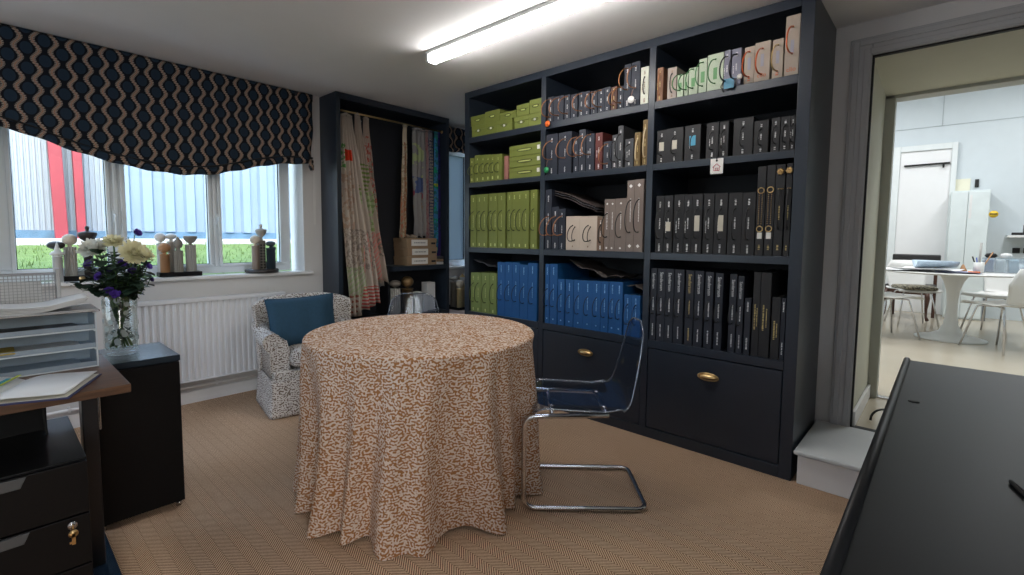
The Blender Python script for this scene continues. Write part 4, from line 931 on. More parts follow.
def skf(u, v):
    per = [(-.305, .49), (-.305, .005), (.305, .005), (.305, .49)]; Ls = [.485, .61, .485]; d = u * sum(Ls); i = 0
    while i < 2 and d > Ls[i]: d -= Ls[i]; i += 1
    a, b = per[i], per[i + 1]; k = d / Ls[i]; x, y = a[0] + (b[0] - a[0]) * k, a[1] + (b[1] - a[1]) * k
    fl = .022 * v; nx, ny = ((-1, 0), (0, -1), (1, 0))[i]
    pl = 0
    for c in (0, Ls[i]): pl += math.exp(-((k * Ls[i] - c) / .012) ** 2)
    return (x + nx * (fl - .012 * pl * v) * (1 if i != 1 else 0) + (fl * (-1 if x < 0 else 1) * (abs(x) / .305) ** 8 if i == 1 else 0), y + ny * fl + (-fl * ((.49 - y) / .485) ** 8 if i != 1 else 0), .245 - .238 * v)
sk.grid(150, 10, skf).build('pleated_skirt', arm_m, ac, solid=.006)
MB().tube([(-.308, .47, .248), (-.308, .002, .248), (.308, .002, .248), (.308, .47, .248)], .005, 6).build('skirt_piping', arm_m, ac)
def pillow(w, h, t):
    def f(u, v):
        a, b = u * 2 - 1, v * 2 - 1
        pinch = 1 - .06 * (1 - a * a) * abs(b) ** 4; pinch2 = 1 - .07 * (1 - b * b) * abs(a) ** 4
        th = t * ((1 - a ** 4) * (1 - b ** 4)) ** .5
        return a * w * pinch2, b * h * pinch, th
    m = MB(); m.grid(28, 28, lambda u, v: (f(u, v)[0], -f(u, v)[2] - .004 * sin(u * 19) * f(u, v)[2] / t, f(u, v)[1])); m.grid(28, 28, lambda u, v: (f(u, v)[0], f(u, v)[2], f(u, v)[1]))
    e = [f(i / 16, 0) for i in range(17)] + [f(1, i / 16) for i in range(1, 17)] + [f(1 - i / 16, 1) for i in range(1, 17)] + [f(0, 1 - i / 16) for i in range(1, 17)]
    p = MB().tube([(x, 0, z) for x, z, _ in e], .0052, 6)
    return m, p
cu = thing('cushion', 'navy blue linen cushion leaning in the speckled armchair', 'cushion', (1.515, 3.405, .590), radians(-10.1))
m, p = pillow(.232, .180, .062)
R = Matrix.Rotation(radians(-14), 3, 'X') @ Matrix.Rotation(radians(-2), 3, 'Y')
m.rot(R).build('cushion_cover', navy_cush, cu); p.rot(R).build('cushion_piping', navy_cush, cu)

# ------------------------------------------------------------------ radiator and pipes
rad_m = M('radiator_enamel', (.80, .81, .84), .35, var=.02)
rd = thing('radiator', 'long white ribbed panel radiator under the window', 'radiator', (1.065, 3.89, 0))
P = [(-.51, 0)]; x = -.50
while x < .49: P += [(x, 0), (x + .006, -.011), (x + .022, -.011), (x + .028, 0)]; x += .0385
P += [(.51, 0)]
P2 = P + [(.51, .016), (-.51, .016)]
MB().prism([(a, b - .020) for a, b in P2], .185, .735, 'z').build('front_panel', rad_m, rd, bevel=.0)
b = MB(); b.box(-.515, .515, -.042, .036, .735, .762); b.box(-.515, -.508, -.040, .036, .19, .735); b.box(.508, .515, -.040, .036, .19, .735)
b.box(-.51, .51, -.036, -.0, .176, .186); b.build('top_grille', rad_m, rd, bevel=.004)
MB().box(-.50, .50, .012, .03, .19, .73).build('rear_panel', rad_m, rd)
for xx in (-.40, .40): MB().box(xx - .015, xx + .015, .03, .0715, .25, .70).build('wall_bracket', rad_m, rd)
v = MB(); v.tube([(.475, .01, .2), (.475, .01, .135)], .008, 8); v.lathe([(.016, 0), (.018, .03), (.014, .055)], (.475, .01, .145), 12); v.build('valve', white_f, rd)
t = thing('heating_pipe', 'white heating pipe running above the skirting under the radiator', 'pipe', (.9, 3.925, .125))
MB().tube([(-1.2, 0, 0), (.99, 0, 0)], .0095, 10).build('pipe_run', white_m, t)
for xx in (-.6, .2, .8): MB().box(xx - .006, xx + .006, -.012, .036, -.014, .012).build('pipe_clip', white_m, t)

# ------------------------------------------------------------------ desk, pedestal, cabinet
dk = thing('desk', 'desk with walnut laminate top and black T-shaped steel legs, left foreground', 'desk', (-.35, 2.17, 0))
MB().box(-.65, .641, -.277, .272, .704, .730).build('desk_top', desk_wood, dk, bevel=.002)
leg_m = M('black_powder_steel', (.007, .008, .012), .35)
for lx in (.545, -.50):
    o = MB().box(lx, lx + .042, -.02, .06, .035, .704).build('leg', leg_m, dk, bevel=.004)
    MB().box(lx - .005, lx + .07, -.26, .26, .0, .036).build('foot_bar', M('blue_lit_black_steel', (.012, .03, .06), .2), o, bevel=.006)  # black foot; the blue light on it is put into the colour
MB().box(-.458, .462, .03, .05, .40, .70).build('modesty_panel', black_m, dk, bevel=.002)
cb = MB().tube(fillet([(.45, -.02, .704), (.455, -.03, .56), (.475, -.02, .42), (.50, .0, .10), (.50, .03, .008), (.52, .1, .006)], .05), .0035, 6); tag(cb.build('power_cable', dark_gap), 'thin black cable dropping from the walnut desk behind its leg', 'cable').location = (-.35, 2.17, 0)
pd = thing('drawer_pedestal', 'black mobile drawer pedestal with grey pulls and a key, under the desk', 'drawers', (-.045, 2.065, 0))
MB().box(-.215, .217, -.225, .245, .03, .55).build('carcass', black_m, pd, bevel=.002)
MB().box(-.205, .207, -.20, .235, .0, .03).build('base', dark_gap, pd)
gp = M('grey_plastic_pull', (.085, .09, .095), .4)
for i, (z0, z1) in enumerate(((.393, .545), (.240, .388), (.036, .235))):
    d = MB().box(-.213, .215, -.244, -.226, z0, z1).build('drawer', black_m, pd, bevel=.0015)
    MB().prism([(-.17, z1 - .002), (.090, z1 - .002), (.078, z1 - .030), (-.158, z1 - .030)], -.250, -.2445).build('pull', gp, d, bevel=.001, label='grey tapered finger pull')
k = MB(); k.lathe([(.011, -.2505), (.011, -.244)], (.176, 0, .367), 18, 'y'); k.build('lock', chrome, pd, label='chrome lock')
k = thing('key', 'small brass key hanging from the pedestal drawer lock', 'key', (.131, 1.808, .367))
kb = MB(); kb.box(-.0015, .0015, -.004, .012, -.006, .006); kb.lathe([(.011, -.0012), (.011, .0012)], (0, -.006, -.018), 16, 'y'); kb.box(-.004, .004, -.0072, -.0048, -.050, -.018); kb.box(-.009, -.004, -.0072, -.0048, -.046, -.040); kb.build('key_blade', brass, k)
cbn = thing('side_cabinet', 'low black cabinet holding the flower vase, behind the desk', 'cabinet', (.40, 2.645, 0))
MB().box(-.148, .148, -.180, .175, .022, .655).build('carcass', black_m, cbn, bevel=.002)
MB().box(-.152, .152, -.186, .178, .655, .680).build('top_board', M('black_top_blue_sheen', (.022, .034, .048), .25), cbn, bevel=.002)  # black top; its bluish daylight sheen is put into the colour
MB().box(-.146, .146, -.197, -.181, .03, .652).build('door', black_m, cbn, bevel=.002)
h = MB(); h.tube(fillet([(-.127, -.197, .57), (-.127, -.212, .57), (-.127, -.212, .435), (-.127, -.197, .435)], .008), .004, 8); h.build('bar_handle', chrome, cbn, label='slim chrome bar handle')
f = MB()
for xx in (-.13, .13):
    for yy in (-.165, .155): cbf = MB().cyl((xx, yy, .0005), .012, .022); cbf.build('foot', chrome, cbn)

# ------------------------------------------------------------------ vase of flowers
vx, vy, vz = .383, 2.655, .681
vs_ = thing('glass_vase', 'tall clear glass cylinder vase with frosted dots, holding the flowers', 'vase', (vx, vy, vz))
gl = clear('vase_glass', (.965, .985, .975), .25, .02)
MB().lathe([(.050, .0005), (.060, .004), (.061, .02), (.061, .272), (.059, .275), (.0575, .272), (.0575, .030), (.045, .024), (.002, .024)], n=36).build('glass_wall', gl, vs_)
MB().lathe([(.0565, .026), (.0565, .10), (.002, .10)], n=32).build('water', clear('vase_water', (.97, .99, .98), .15, .02), vs_)
dts = MB()
for i in range(34):
    a = random.uniform(0, 2 * pi); z = random.uniform(.04, .25); r = .010 + .002 * random.random(); R3 = .0616
    dts.add([(R3 * cos(a), R3 * sin(a), z)] + [(R3 * cos(a + r / R3 * cos(q)), R3 * sin(a + r / R3 * cos(q)), z + r * sin(q)) for q in [2 * pi * k / 12 for k in range(12)]], [(0, k + 1, (k + 1) % 12 + 1) for k in range(12)], True)
dts.build('frosted_dots', clear('frosted_glass_dot', (.6, .66, .64), .1, .5, haze=.35, hazec=(.65, .72, .70)), vs_)
stem_m = M('stem_green', (.06, .13, .03), .6, var=.2); leaf_m = M('dark_leaf_green', (.018, .04, .022), .5, var=.4, nscale=30); leaf2 = M('fresh_leaf_green', (.11, .20, .04), .5, var=.3, nscale=30); euc = M('eucalyptus_grey_green', (.22, .31, .27), .6, var=.2)
pet_y = M('cream_yellow_petal', (.90, .87, .62), .7, var=.1, nscale=60); pet_w = M('white_petal', (.80, .80, .74), .7, var=.05); pet_p = M('violet_petal', (.10, .045, .34), .6, var=.35, nscale=60); pet_d = M('deep_purple_petal', (.045, .02, .14), .6, var=.3)
def stem_pts(x, y, z):
    a = random.uniform(0, 2 * pi); r = .03 * sqrt(random.random()); tx = x - vx; ty = y - vy; l = max(1e-6, sqrt(tx * tx + ty * ty)); c = min(1, .040 / l)
    return [(-tx * c * .8 + .01 * cos(a), -ty * c * .8 + .01 * sin(a), .032), (tx * c * .5, ty * c * .5, .17), (tx * c, ty * c, .275), (tx * .9, ty * .9, z - vz - .03), (tx, ty, z - vz)]
def stemmed(name, lab, x, y, z, grp, r=.0032):
    t = thing(name, lab, 'flower' if 'foliage' not in name else 'leaves', (vx, vy, vz), 0, grp)
    P = stem_pts(x, y, z); Q = [Vector(P[0])]
    for i in range(len(P) - 1):
        for k in range(1, 5):
            a, b = Vector(P[i]), Vector(P[i + 1]); Q.append(a.lerp(b, k / 4))
    MB().tube(Q, r, 6).build('stem', stem_m, t); return t, (x - vx, y - vy, z - vz)
def frame(nrm):
    nz = Vector(nrm).normalized(); ux = nz.orthogonal().normalized(); return Matrix((ux, nz.cross(ux), nz)).transposed()
def chrys(t, c, R, nrm, mat, rings=9, n0=8):
    F = frame(nrm); m = MB(); c = Vector(c)
    for j in range(rings):
        n = n0 + int(j * 3.2); q0 = j / (rings - 1); tilt = radians(80 - 88 * q0 ** .8); L = R * (.38 + .62 * q0 ** .8)
        for k in range(n):
            a = 2 * pi * (k + .5 * (j % 2)) / n + random.uniform(-.12, .12); d = Vector((cos(a), sin(a), 0)); s = Vector((-sin(a), cos(a), 0)); tl = tilt + random.uniform(-.18, .18); LL = L * random.uniform(.85, 1.1)
            p = []; o = Vector((0, 0, 0)); up_ = Vector((0, 0, 1))
            for q, wd_ in ((0, .3), (.35, .85), (.7, 1.0), (.92, .7), (1.0, .2)):
                tq = tl + .55 * (q - .4); o = d * cos(tq) * LL * q + up_ * sin(tq) * LL * q; hw = R * .115 * wd_
                p += [o - s * hw + up_ * hw * .3, o + s * hw + up_ * hw * .3]
            m.add([tuple(c + F @ o) for o in p], [(2 * i, 2 * i + 1, 2 * i + 3, 2 * i + 2) for i in range(4)], True)
    m.build('petals', mat, t)
    MB().ball(tuple(c), R * .20, .8, 8, 6).build('flower_centre', mat, t)
cdir = (-.383, -2.655, .35)
gC = 'cream and white chrysanthemums in the vase'
for lab, x, y, z, R, n, mt in (('large cream chrysanthemum leaning right at the front of the bouquet', .428, 2.60, 1.120, .058, (.15, -.85, .35), pet_y), ('medium cream chrysanthemum at the top centre of the bouquet', .372, 2.65, 1.168, .040, (-.1, -.6, .8), pet_y),
    ('large white chrysanthemum leaning left out of the bouquet', .318, 2.74, 1.135, .060, (-.35, -.45, .75), pet_w), ('small cream chrysanthemum behind the large cream one on the right', .462, 2.59, 1.115, .044, (.5, -.4, .7), pet_y)):
    t, c = stemmed('chrysanthemum', lab, x, y, z, gC); chrys(t, c, R, n, mt)
gP = 'purple blooms in the vase'
pp = [(.308, 2.763, 1.067, .024), (.339, 2.715, .972, .020), (.36, 2.575, .950, .021), (.445, 2.631, 1.205, .022), (.39, 2.60, 1.075, .018), (.352, 2.61, 1.055, .017), (.325, 2.66, 1.02, .02), (.415, 2.58, 1.045, .017), (.475, 2.60, 1.06, .018), (.345, 2.60, .965, .018), (.49, 2.64, 1.0, .015)]
pl_ = ['leftmost, hanging beside the white chrysanthemum', 'drooping low over the left vase rim', 'low at the front of the vase rim', 'highest, standing up above the cream flowers', 'in the middle of the bouquet front', 'left of the bouquet middle', 'between the left blooms and the rim', 'under the large cream chrysanthemum', 'at the right edge under the cream flowers', 'lowest of those over the vase rim', 'tiny, farthest right of the bouquet']
for (x, y, z, r), s in zip(pp, pl_):
    t, c = stemmed('purple_bloom', 'violet bloom %s' % s, x, y, z, gP, .0018); m = MB(); F = frame((x - vx, y - vy - .05, .04)); cc = Vector(c)
    for k in range(11):
        a = 2.4 * k; q = .45 + .55 * (k / 10); d = Vector((cos(a), sin(a), 0)); s_ = Vector((-sin(a), cos(a), 0)); P = []
        for h, wq in ((0, .15), (.5, .8), (1, .55)):
            o = d * r * q * sin(h * 1.4) + Vector((0, 0, r * 1.1 * h * (1.2 - q * .6))); P += [o - s_ * r * .55 * wq, o + s_ * r * .55 * wq]
        m.add([tuple(cc + F @ o) for o in P], [(0, 1, 3, 2), (2, 3, 5, 4)], True)
    m.build('petals', pet_p if r > .017 else pet_d, t)
def leafy(lab, x, y, z, mat, n, L, wd_, name='foliage_stem'):
    if mat is leaf_m: n = int(n * 2.0); L *= 1.15; wd_ *= 1.25
    t, c = stemmed(name, lab, x, y, z, 'foliage stems in the vase', .0016); m = MB(); top = Vector(c); bot = Vector((c[0] * .3, c[1] * .3, .255))
    if mat is leaf_m:
        for k in range(7):
            h_ = random.uniform(.06, .25); a = random.uniform(0, 6.28); rr_ = .016; p = Vector((rr_ * cos(a), rr_ * sin(a), h_)); e_ = Vector((.048 * cos(a + .5), .048 * sin(a + .5), h_ + random.uniform(-.03, .02))); s_ = (e_ - p).cross(Vector((0, 0, 1))).normalized() * .007; q_ = p.lerp(e_, .5)
            m.add([tuple(w_) for w_ in (p, q_ - s_, q_ + s_, e_)], [(0, 1, 2), (1, 3, 2)], True)
    for k in range(n):
        f_ = (k + .5) / n; p = bot.lerp(top, f_); a = 2.4 * k + random.random(); el = random.uniform(-.2, .8); d = Vector((cos(a) * cos(el), sin(a) * cos(el), sin(el))); s_ = d.cross(Vector((0, 0, 1))).normalized(); l = L * random.uniform(.7, 1.15)
        b = p + Vector((0, 0, 1)) * -.002
        P = [b, b + d * l * .4 - s_ * l * wd_, b + d * l * .4 + s_ * l * wd_, b + d * l * .75 - s_ * l * wd_ * .8 - Vector((0, 0, l * .1)), b + d * l * .75 + s_ * l * wd_ * .8 - Vector((0, 0, l * .1)), b + d * l - Vector((0, 0, l * .25))]
        m.add([tuple(q) for q in P], [(0, 2, 1), (1, 2, 4, 3), (3, 4, 5)], True)
    m.build('leaves', mat, t)
for i in range(9):
    an = 2 * pi * i / 9 + .3; rr = (.105, .135, .08)[i % 3]
    leafy('dark green filler foliage %s' % ['facing the windowsill', 'at the back left', 'over the left rim', 'low on the near left', 'spilling toward the desk', 'low on the near right', 'over the right rim', 'at the back right', 'nearest the radiator'][i], vx + rr * cos(an), vy + rr * sin(an), (1.07, 1.00, 1.125)[i % 3], leaf_m, 17, .054, .26)
for i, (x, y, z, mt, n, L, w, l) in enumerate(((.345, 2.74, 1.13, euc, 12, .040, .42, 'round grey eucalyptus leaves upper left of the bouquet'), (.40, 2.62, 1.09, leaf_m, 20, .045, .28, 'dark leafy stem in the middle of the bouquet'), (.35, 2.65, 1.03, leaf_m, 20, .042, .28, 'dark leafy stem on the lower left of the bouquet'),
    (.45, 2.64, 1.12, leaf_m, 20, .042, .25, 'dark leafy stem behind the large cream flower'), (.44, 2.57, 1.04, leaf_m, 18, .042, .28, 'dark leafy stem at the right front of the bouquet'), (.32, 2.70, 1.09, leaf_m, 16, .035, .28, 'dark leafy stem below the white flower'),
    (.455, 2.585, .975, leaf2, 6, .055, .26, 'fresh green leaves hanging at the lower right of the bouquet'), (.425, 2.65, 1.19, leaf_m, 14, .022, .22, 'thin dark sprig pointing up at the top of the bouquet'), (.36, 2.60, 1.10, leaf2, 6, .030, .3, 'fresh green bud leaves at the bouquet centre'),
    (.30, 2.72, 1.02, leaf_m, 12, .034, .25, 'dark sprig reaching left under the violet bloom'), (.41, 2.70, 1.02, leaf_m, 18, .045, .3, 'dark leafy stem at the back of the bouquet'))):
    leafy(l, x, y, z, mt, n, L, w)

# ------------------------------------------------------------------ things on the desk
DZ = .7305
fro = clear('frosted_blue_plastic', (.55, .66, .74), .3, .25, haze=.46, hazec=(.58, .68, .78)); trx0, trx1, try0, try1 = -.12, .252, 2.232, 2.395
paper = M('white_paper', (.74, .75, .76), .8, var=.03); paper2 = M('blue_white_print_paper', (.45, .55, .64), .8, var=.15, nscale=40)
for k, pos in enumerate(('bottom', 'middle', 'top')):
    z = .0005 + .066 * k
    t = thing('letter_tray', 'frosted plastic letter tray, %s of the three stacked on the desk' % pos, 'tray', ((trx0 + trx1) / 2, (try0 + try1) / 2, DZ + z), 0, 'letter trays stacked on the desk')
    hw, hd = (trx1 - trx0) / 2, (try1 - try0) / 2
    b = MB(); b.box(-hw, hw, -hd, hd, 0, .003); b.box(-hw, -hw + .003, -hd, hd, .003, .062); b.box(hw - .003, hw, -hd, hd, .003, .062); b.box(-hw + .003, hw - .003, hd - .003, hd, .003, .050); b.box(-hw + .003, hw - .003, -hd, -hd + .003, .003, .020)
    b.build('tray_body', fro, t, bevel=.001)
    r = MB(); r.box(-hw - .002, -hw + .005, -hd, hd, .061, .0655); r.box(hw - .005, hw + .002, -hd, hd, .061, .0655); r.box(-hw, hw, -hd - .003, -hd, -.0, .004); r.box(hw - .001, hw + .003, -hd - .003, -hd + .008, 0, .062); r.build('tray_rim', M('clear_white_rim', (.62, .68, .72), .3), t)
    m = (paper2, paper, MATS['dark_grey_swatch_cloth'])[k]; g_ = 'paper stacks in the letter trays'
    pt = thing('paper_stack', ('printed blue-white sheets lying in the bottom letter tray', 'white sheets lying in the middle letter tray', 'black folder lying in the top letter tray')[k], 'paper', (.05, 2.31, DZ + z + .0035), 0, g_)
    for i in range(3): MB().box(-.16 + .005 * i, .165 - .006 * i, -.070, .066, .003 * i + .0002, .003 * i + .003).build('sheet', m, pt)
t = thing('yellow_folder', 'mustard yellow folder corner poking out of the middle letter tray', 'folder', (.0, 2.30, DZ + .066 + .0135)); MB().box(-.11, .05, -.075, .06, 0, .004).build('folder_cover', M('mustard_card', (.42, .30, .05), .7), t, bevel=.001)
t = thing('magazine', 'dark magazine with red edge lying under the paper sheaf on the trays', 'magazine', (.065, 2.31, DZ + .198)); MB().box(-.19, .20, -.085, .09, 0.0, .006).build('magazine_cover', M('plum_cover', (.10, .03, .035), .4), t, bevel=.001); MB().box(-.19, .197, -.0865, -.085, .0015, .0045).build('page_edge', paper, t)
t = thing('grey_folder', 'pale grey folder lying on the plum magazine below the paper sheaf', 'folder', (.055, 2.30, DZ + .2045)); MB().box(-.19, .205, -.09, .09, 0, .004).build('folder_cover', M('pale_grey_card', (.42, .43, .45), .6), t, bevel=.001)
sh_ = MB()
for i in range(5):
    sh_.grid(20, 10, lambda u, v, i=i: (-.155 + .33 * u + .004 * i, -.085 + .17 * v, .001 + .0045 * i + .020 * max(0, u - .72) / .28 * (u > .72) + .030 * max(0, .16 - u) / .16 * (1 - .5 * v) + .003 * sin(u * 9)))
t = sh_.build('paper_sheaf', paper, None, solid=.002); t.location = (.050, 2.305, DZ + .2105); tag(t, 'thick curling sheaf of white papers on top of the letter trays', 'paper')
mesh_m = M('silver_wire', (.42, .43, .45), .35, .8)
t = thing('wire_letter_rack', 'silver wire mesh letter rack standing behind the letter trays', 'rack', (.04, 2.415, DZ))
for yy in (-.014, .014):
    r = MB(); z1 = .328; r.tube([(-.16, yy, .001 + .004), (.13, yy, .005), (.13, yy, z1), (-.16, yy, z1), (-.16, yy, .005)], .0045, 8)
    for i in range(28): x = -.155 + i * .0102; r.tube([(x, yy, .005), (x, yy, z1)], .0009, 4, False)
    for i in range(30): z = .012 + i * .0107; r.tube([(-.16, yy, z), (.13, yy, z)], .0009, 4, False)
    r.build('mesh_panel', mesh_m, t)
r = MB(); r.box(.128, .140, -.022, .018, 0, .345); r.box(-.16, .13, -.0125, .0125, .002, .005); r.build('end_post', mesh_m, t, bevel=.002)
t = thing('paper_stack', 'pale papers standing inside the wire letter rack', 'paper', (.03, 2.415, DZ + .006)); MB().box(-.13, .10, -.006, .006, 0, .295).build('sheet', paper, t)
ob = thing('open_book', 'open hardback notebook with blank white pages and navy cover on the desk', 'book', (-.032, 1.915, DZ), radians(-22.8))
MB().box(-.185, .190, -.006, .262, .0005, .0045).build('cover', M('navy_book_cover', (.03, .035, .12), .5), ob, bevel=.001)
MB().grid(16, 2, lambda u, v: (.180 * u, .256 * v, .0055 + .014 * (sin(min(1, u * 3) * pi / 2)) * (1 - .25 * u))).grid(16, 2, lambda u, v: (-.176 * u, .256 * v, .0055 + .022 * (sin(min(1, u * 2.5) * pi / 2)) * (1 - .6 * u))).build('pages', paper, ob, solid=.0015)
b = MB(); b.box(.0005, .184, .002, .254, .005, .0065); b.box(-.18, -.0005, .002, .254, .005, .0065); b.build('page_block', MATS['yellow_edge'] if 'yellow_edge' in MATS else M('yellow_edge', (.66, .64, .56), .8), ob)
MB().box(-.022, -.012, .0, .20, .0275, .029).build('bookmark_strip', M('blue_green_strip', (.04, .30, .42), .6), ob); MB().box(-.011, -.003, .0, .24, .0265, .028).build('bookmark_edge', M('lime_strip', (.45, .50, .06), .6), ob)

# ------------------------------------------------------------------ black sideboard in the right foreground
sb = thing('sideboard', 'long black sideboard with raised rounded rim in the right foreground', 'sideboard', (1.375, -.16, 0))
top_m = M('satin_black_top', (.008, .0085, .010), .45, var=.15, nscale=4, spec=.28)
MB().box(-1.005, 1.005, -.245, .235, .0, .715).build('carcass', black_m, sb, bevel=.003)
MB().box(-1.025, 1.025, -.262, .262, .716, .742).build('top_board', top_m, sb, bevel=.003)
MB().tube([(-1.02, .256, .743), (1.018, .256, .743)], .0105, 16).build('raised_rim', top_m, sb)
for i in range(3): 
    d = MB().box(-1.0 + .67 * i, -.335 + .67 * i, .2365, .2465, .03, .705).build('door', black_m, sb, bevel=.002)
MB().lathe([(.013, .7421), (.013, .7435), (.004, .7437)], (1.78 - 1.375, .05 + .16, 0), 18).build('cable_grommet', dark_gap, sb)
t = thing('pen', 'small black pen lying on the black sideboard top', 'pen', (1.275, -.120, .7465), radians(195)); MB().lathe([(.0015, -.032), (.0042, -.024), (.0044, .024), (.003, .03)], (0, 0, .0), 10, 'x').build('barrel', dark_gap, t); MB().box(-.005, .022, -.0008, .0008, .0042, .0056).build('clip', dark_gap, t)
t = MB().tube([(.10 * k / 12, .06 * cos(pi * k / 12), .065 * sin(pi * k / 12) ** .8) for k in range(13)], .006, 8).build('cable_loop', dark_gap); t.location = (3.40, .22, .168); tag(t, 'loop of black cable on the passage floor just past the threshold', 'cable')

# ------------------------------------------------------------------ far room
FZ = .16
struct(MB().box(9.16, 9.2, .04, .60, FZ, 2.50).build('door_1', white_m, bevel=.003))
struct(MB().box(9.12, 9.198, .60, .68, FZ, 2.58).box(9.13, 9.198, -.02, .04, FZ, 2.58).box(9.13, 9.198, .04, .60, 2.50, 2.58).build('trim_8', M('far_trim_white', (.72, .76, .76), .5), bevel=.004))
t = thing('curtain_rail', 'black rail mounted across the white far door', 'rail', (9.13, .30, 2.30)); MB().tube([(0, -.25, .0), (0, .25, -.005)], .013, 8).build('rail_bar', dark_gap, t); MB().box(-.014, .03, -.19, -.17, -.06, .0).build('rail_bracket', dark_gap, t)
t = thing('tall_cupboard', 'tall white cupboard with pale panels against the far wall', 'cupboard', (8.98, -.165, FZ)); MB().box(-.15, .20, -.20, .18, 0, 1.72).build('carcass', M('pale_door_white', (.66, .72, .72), .5), t, bevel=.004)
MB().box(-.168, -.151, -.195, .008, .02, 1.70).build('door', MATS['pale_door_white'], t, bevel=.003); MB().box(-.168, -.151, .012, .178, .02, 1.70).build('door', MATS['pale_door_white'], t, bevel=.003)
MB().box(-.172, -.168, -.03, -.004, 1.35, 1.66).build('white_strip', white_f, t); MB().box(-.176, -.166, -.24, -.205, 0, .30).build('lower_hinge_post', MATS['grey_plastic_pull'], t)
MB().lathe([(.045, -.012), (.045, 0)], (-.16, -.24, 1.40), 18, 'x').build('yellow_warning_disc', M('yellow_disc', (.75, .50, .03), .5), t)
MB().box(-.174, -.160, -.275, -.205, 1.395, 1.41).build('disc_bar', dark_gap, t)
t = thing('wall_switch', 'small black switch on the far wall above the white cupboard', 'switch', (9.195, -.235, 2.00)); MB().box(-.02, .004, -.02, .02, -.055, .055).build('switch_body', dark_gap, t, bevel=.003)
t = thing('wall_notice', 'yellow-white lit notice plate above the tall white cupboard', 'notice', (9.196, -.06, 1.98)); MB().box(-.006, .003, -.11, .12, -.09, .09).build('plate', M('pale_yellow_card', (.80, .78, .62), .6), t)
t = thing('wall_shelf', 'small white wall shelf with black items in the far room', 'shelf', (9.0, -.72, 1.275)); MB().box(-.14, .195, -.35, .17, -.015, .015).build('board', white_f, t, bevel=.003); MB().box(-.10, .19, -.10, -.08, -.16, -.015).build('bracket', white_f, t)
t = thing('tape_dispenser', 'black tape dispenser on the far wall shelf', 'dispenser', (8.95, -.66, 1.2905)); MB().box(-.04, .04, -.09, .07, 0, .035).build('dispenser_base', dark_gap, t, bevel=.008); MB().box(-.025, .025, -.08, -.03, .035, .13).build('dispenser_head', MATS['grey_plastic_pull'], t, bevel=.006)
for i, y in enumerate((-.66, -.76)):
    t = thing('wall_socket', ('left', 'right')[i] + ' black socket below the small far wall shelf', 'socket', (9.19, y, 1.09)); MB().box(-.012, .008, -.035, .035, -.035, .035).build('socket_plate', dark_gap, t, bevel=.004)
# tulip table
plas = M('white_moulded_plastic', (.70, .70, .68), .3, var=.02)
tt = thing('tulip_table', 'white oval tulip table on a flared pedestal in the far room', 'table', (6.95, -.06, FZ))
MB().lathe([(.002, .700), (.60, .706), (.645, .716), (.650, .722), (.645, .726), (.002, .726)], n=56).build('tabletop', plas, tt)
MB().lathe([(.295, .0005), (.298, .008), (.27, .018), (.17, .040), (.10, .075), (.062, .15), (.047, .28), (.045, .40), (.056, .52), (.085, .62), (.125, .690), (.13, .6995)], n=40).build('pedestal', plas, tt)
def plastic_chair():
    t = thing('shell_chair', 'x', 'chair', (0, 0, FZ), 0, 'white shell chairs around the tulip table')
    prof = fillet([(.215, .425), (.19, .452), (-.12, .435), (-.20, .455), (-.245, .62), (-.275, .80)], .06, 5); n = len(prof) - 1
    def f(u, v):
        i = min(n - 1, int(v * n)); p = prof[i].lerp(prof[i + 1], v * n - i); k = u * 2 - 1; hw = .215 + .01 * sin(v * 3) - (.045 * ((v - .55) / .1) if .55 < v < .65 else 0) - (.045 if v >= .65 else 0) + (.055 * min(1, (v - .65) / .25) if v >= .65 else 0) - (.07 * ((v - .93) / .07) ** 2 if v > .93 else 0)
        return (p[0] + (.03 * k * k if v > .6 else 0), hw * k, p[1] + (.012 * k * k if v < .6 else 0))
    MB().grid(14, 40, f).build('seat_shell', plas, t, solid=.009)
    for sx, sy in ((1, 1), (1, -1), (-1, 1), (-1, -1)):
        L = MB().tube(fillet([(.0, .06 * sy, .425), (.12 * sx, .135 * sy, .423), (.205 * sx, .205 * sy, .002)], .03), .0085, 8); L.build('leg', chrome, t)
    return t
pc = plastic_chair()
CH = [(6.56, -.42, atan2(.36, .34), 'white shell chair nearest the right edge, back toward us, at the tulip table'), (7.62, -.42, atan2(.45, -.85), 'white shell chair on the far right side of the tulip table'), (6.62, .46, atan2(-.62, .5), 'white shell chair cut by the door frame, left of the tulip table'), (7.72, .30, atan2(-.40, -.95), 'white shell chair with a patterned cushion behind the tulip table')]
for i, (x, y, r, l) in enumerate(CH):
    c = pc if i == 0 else copy_tree(pc); c.location = (x, y, FZ); c.rotation_euler.z = r; c['label'] = l
o = cushn(-.20, .20, -.19, .19, 0, .055).build('seat_pad', maze('olive_patterned_pad', (.33, .30, .22), (.06, .055, .05), 30, .5)); o.location = (7.70, .29, FZ + .447); o.rotation_euler.z = CH[3][2]; tag(o, 'flat olive grey patterned seat pad on the far white chair', 'cushion')
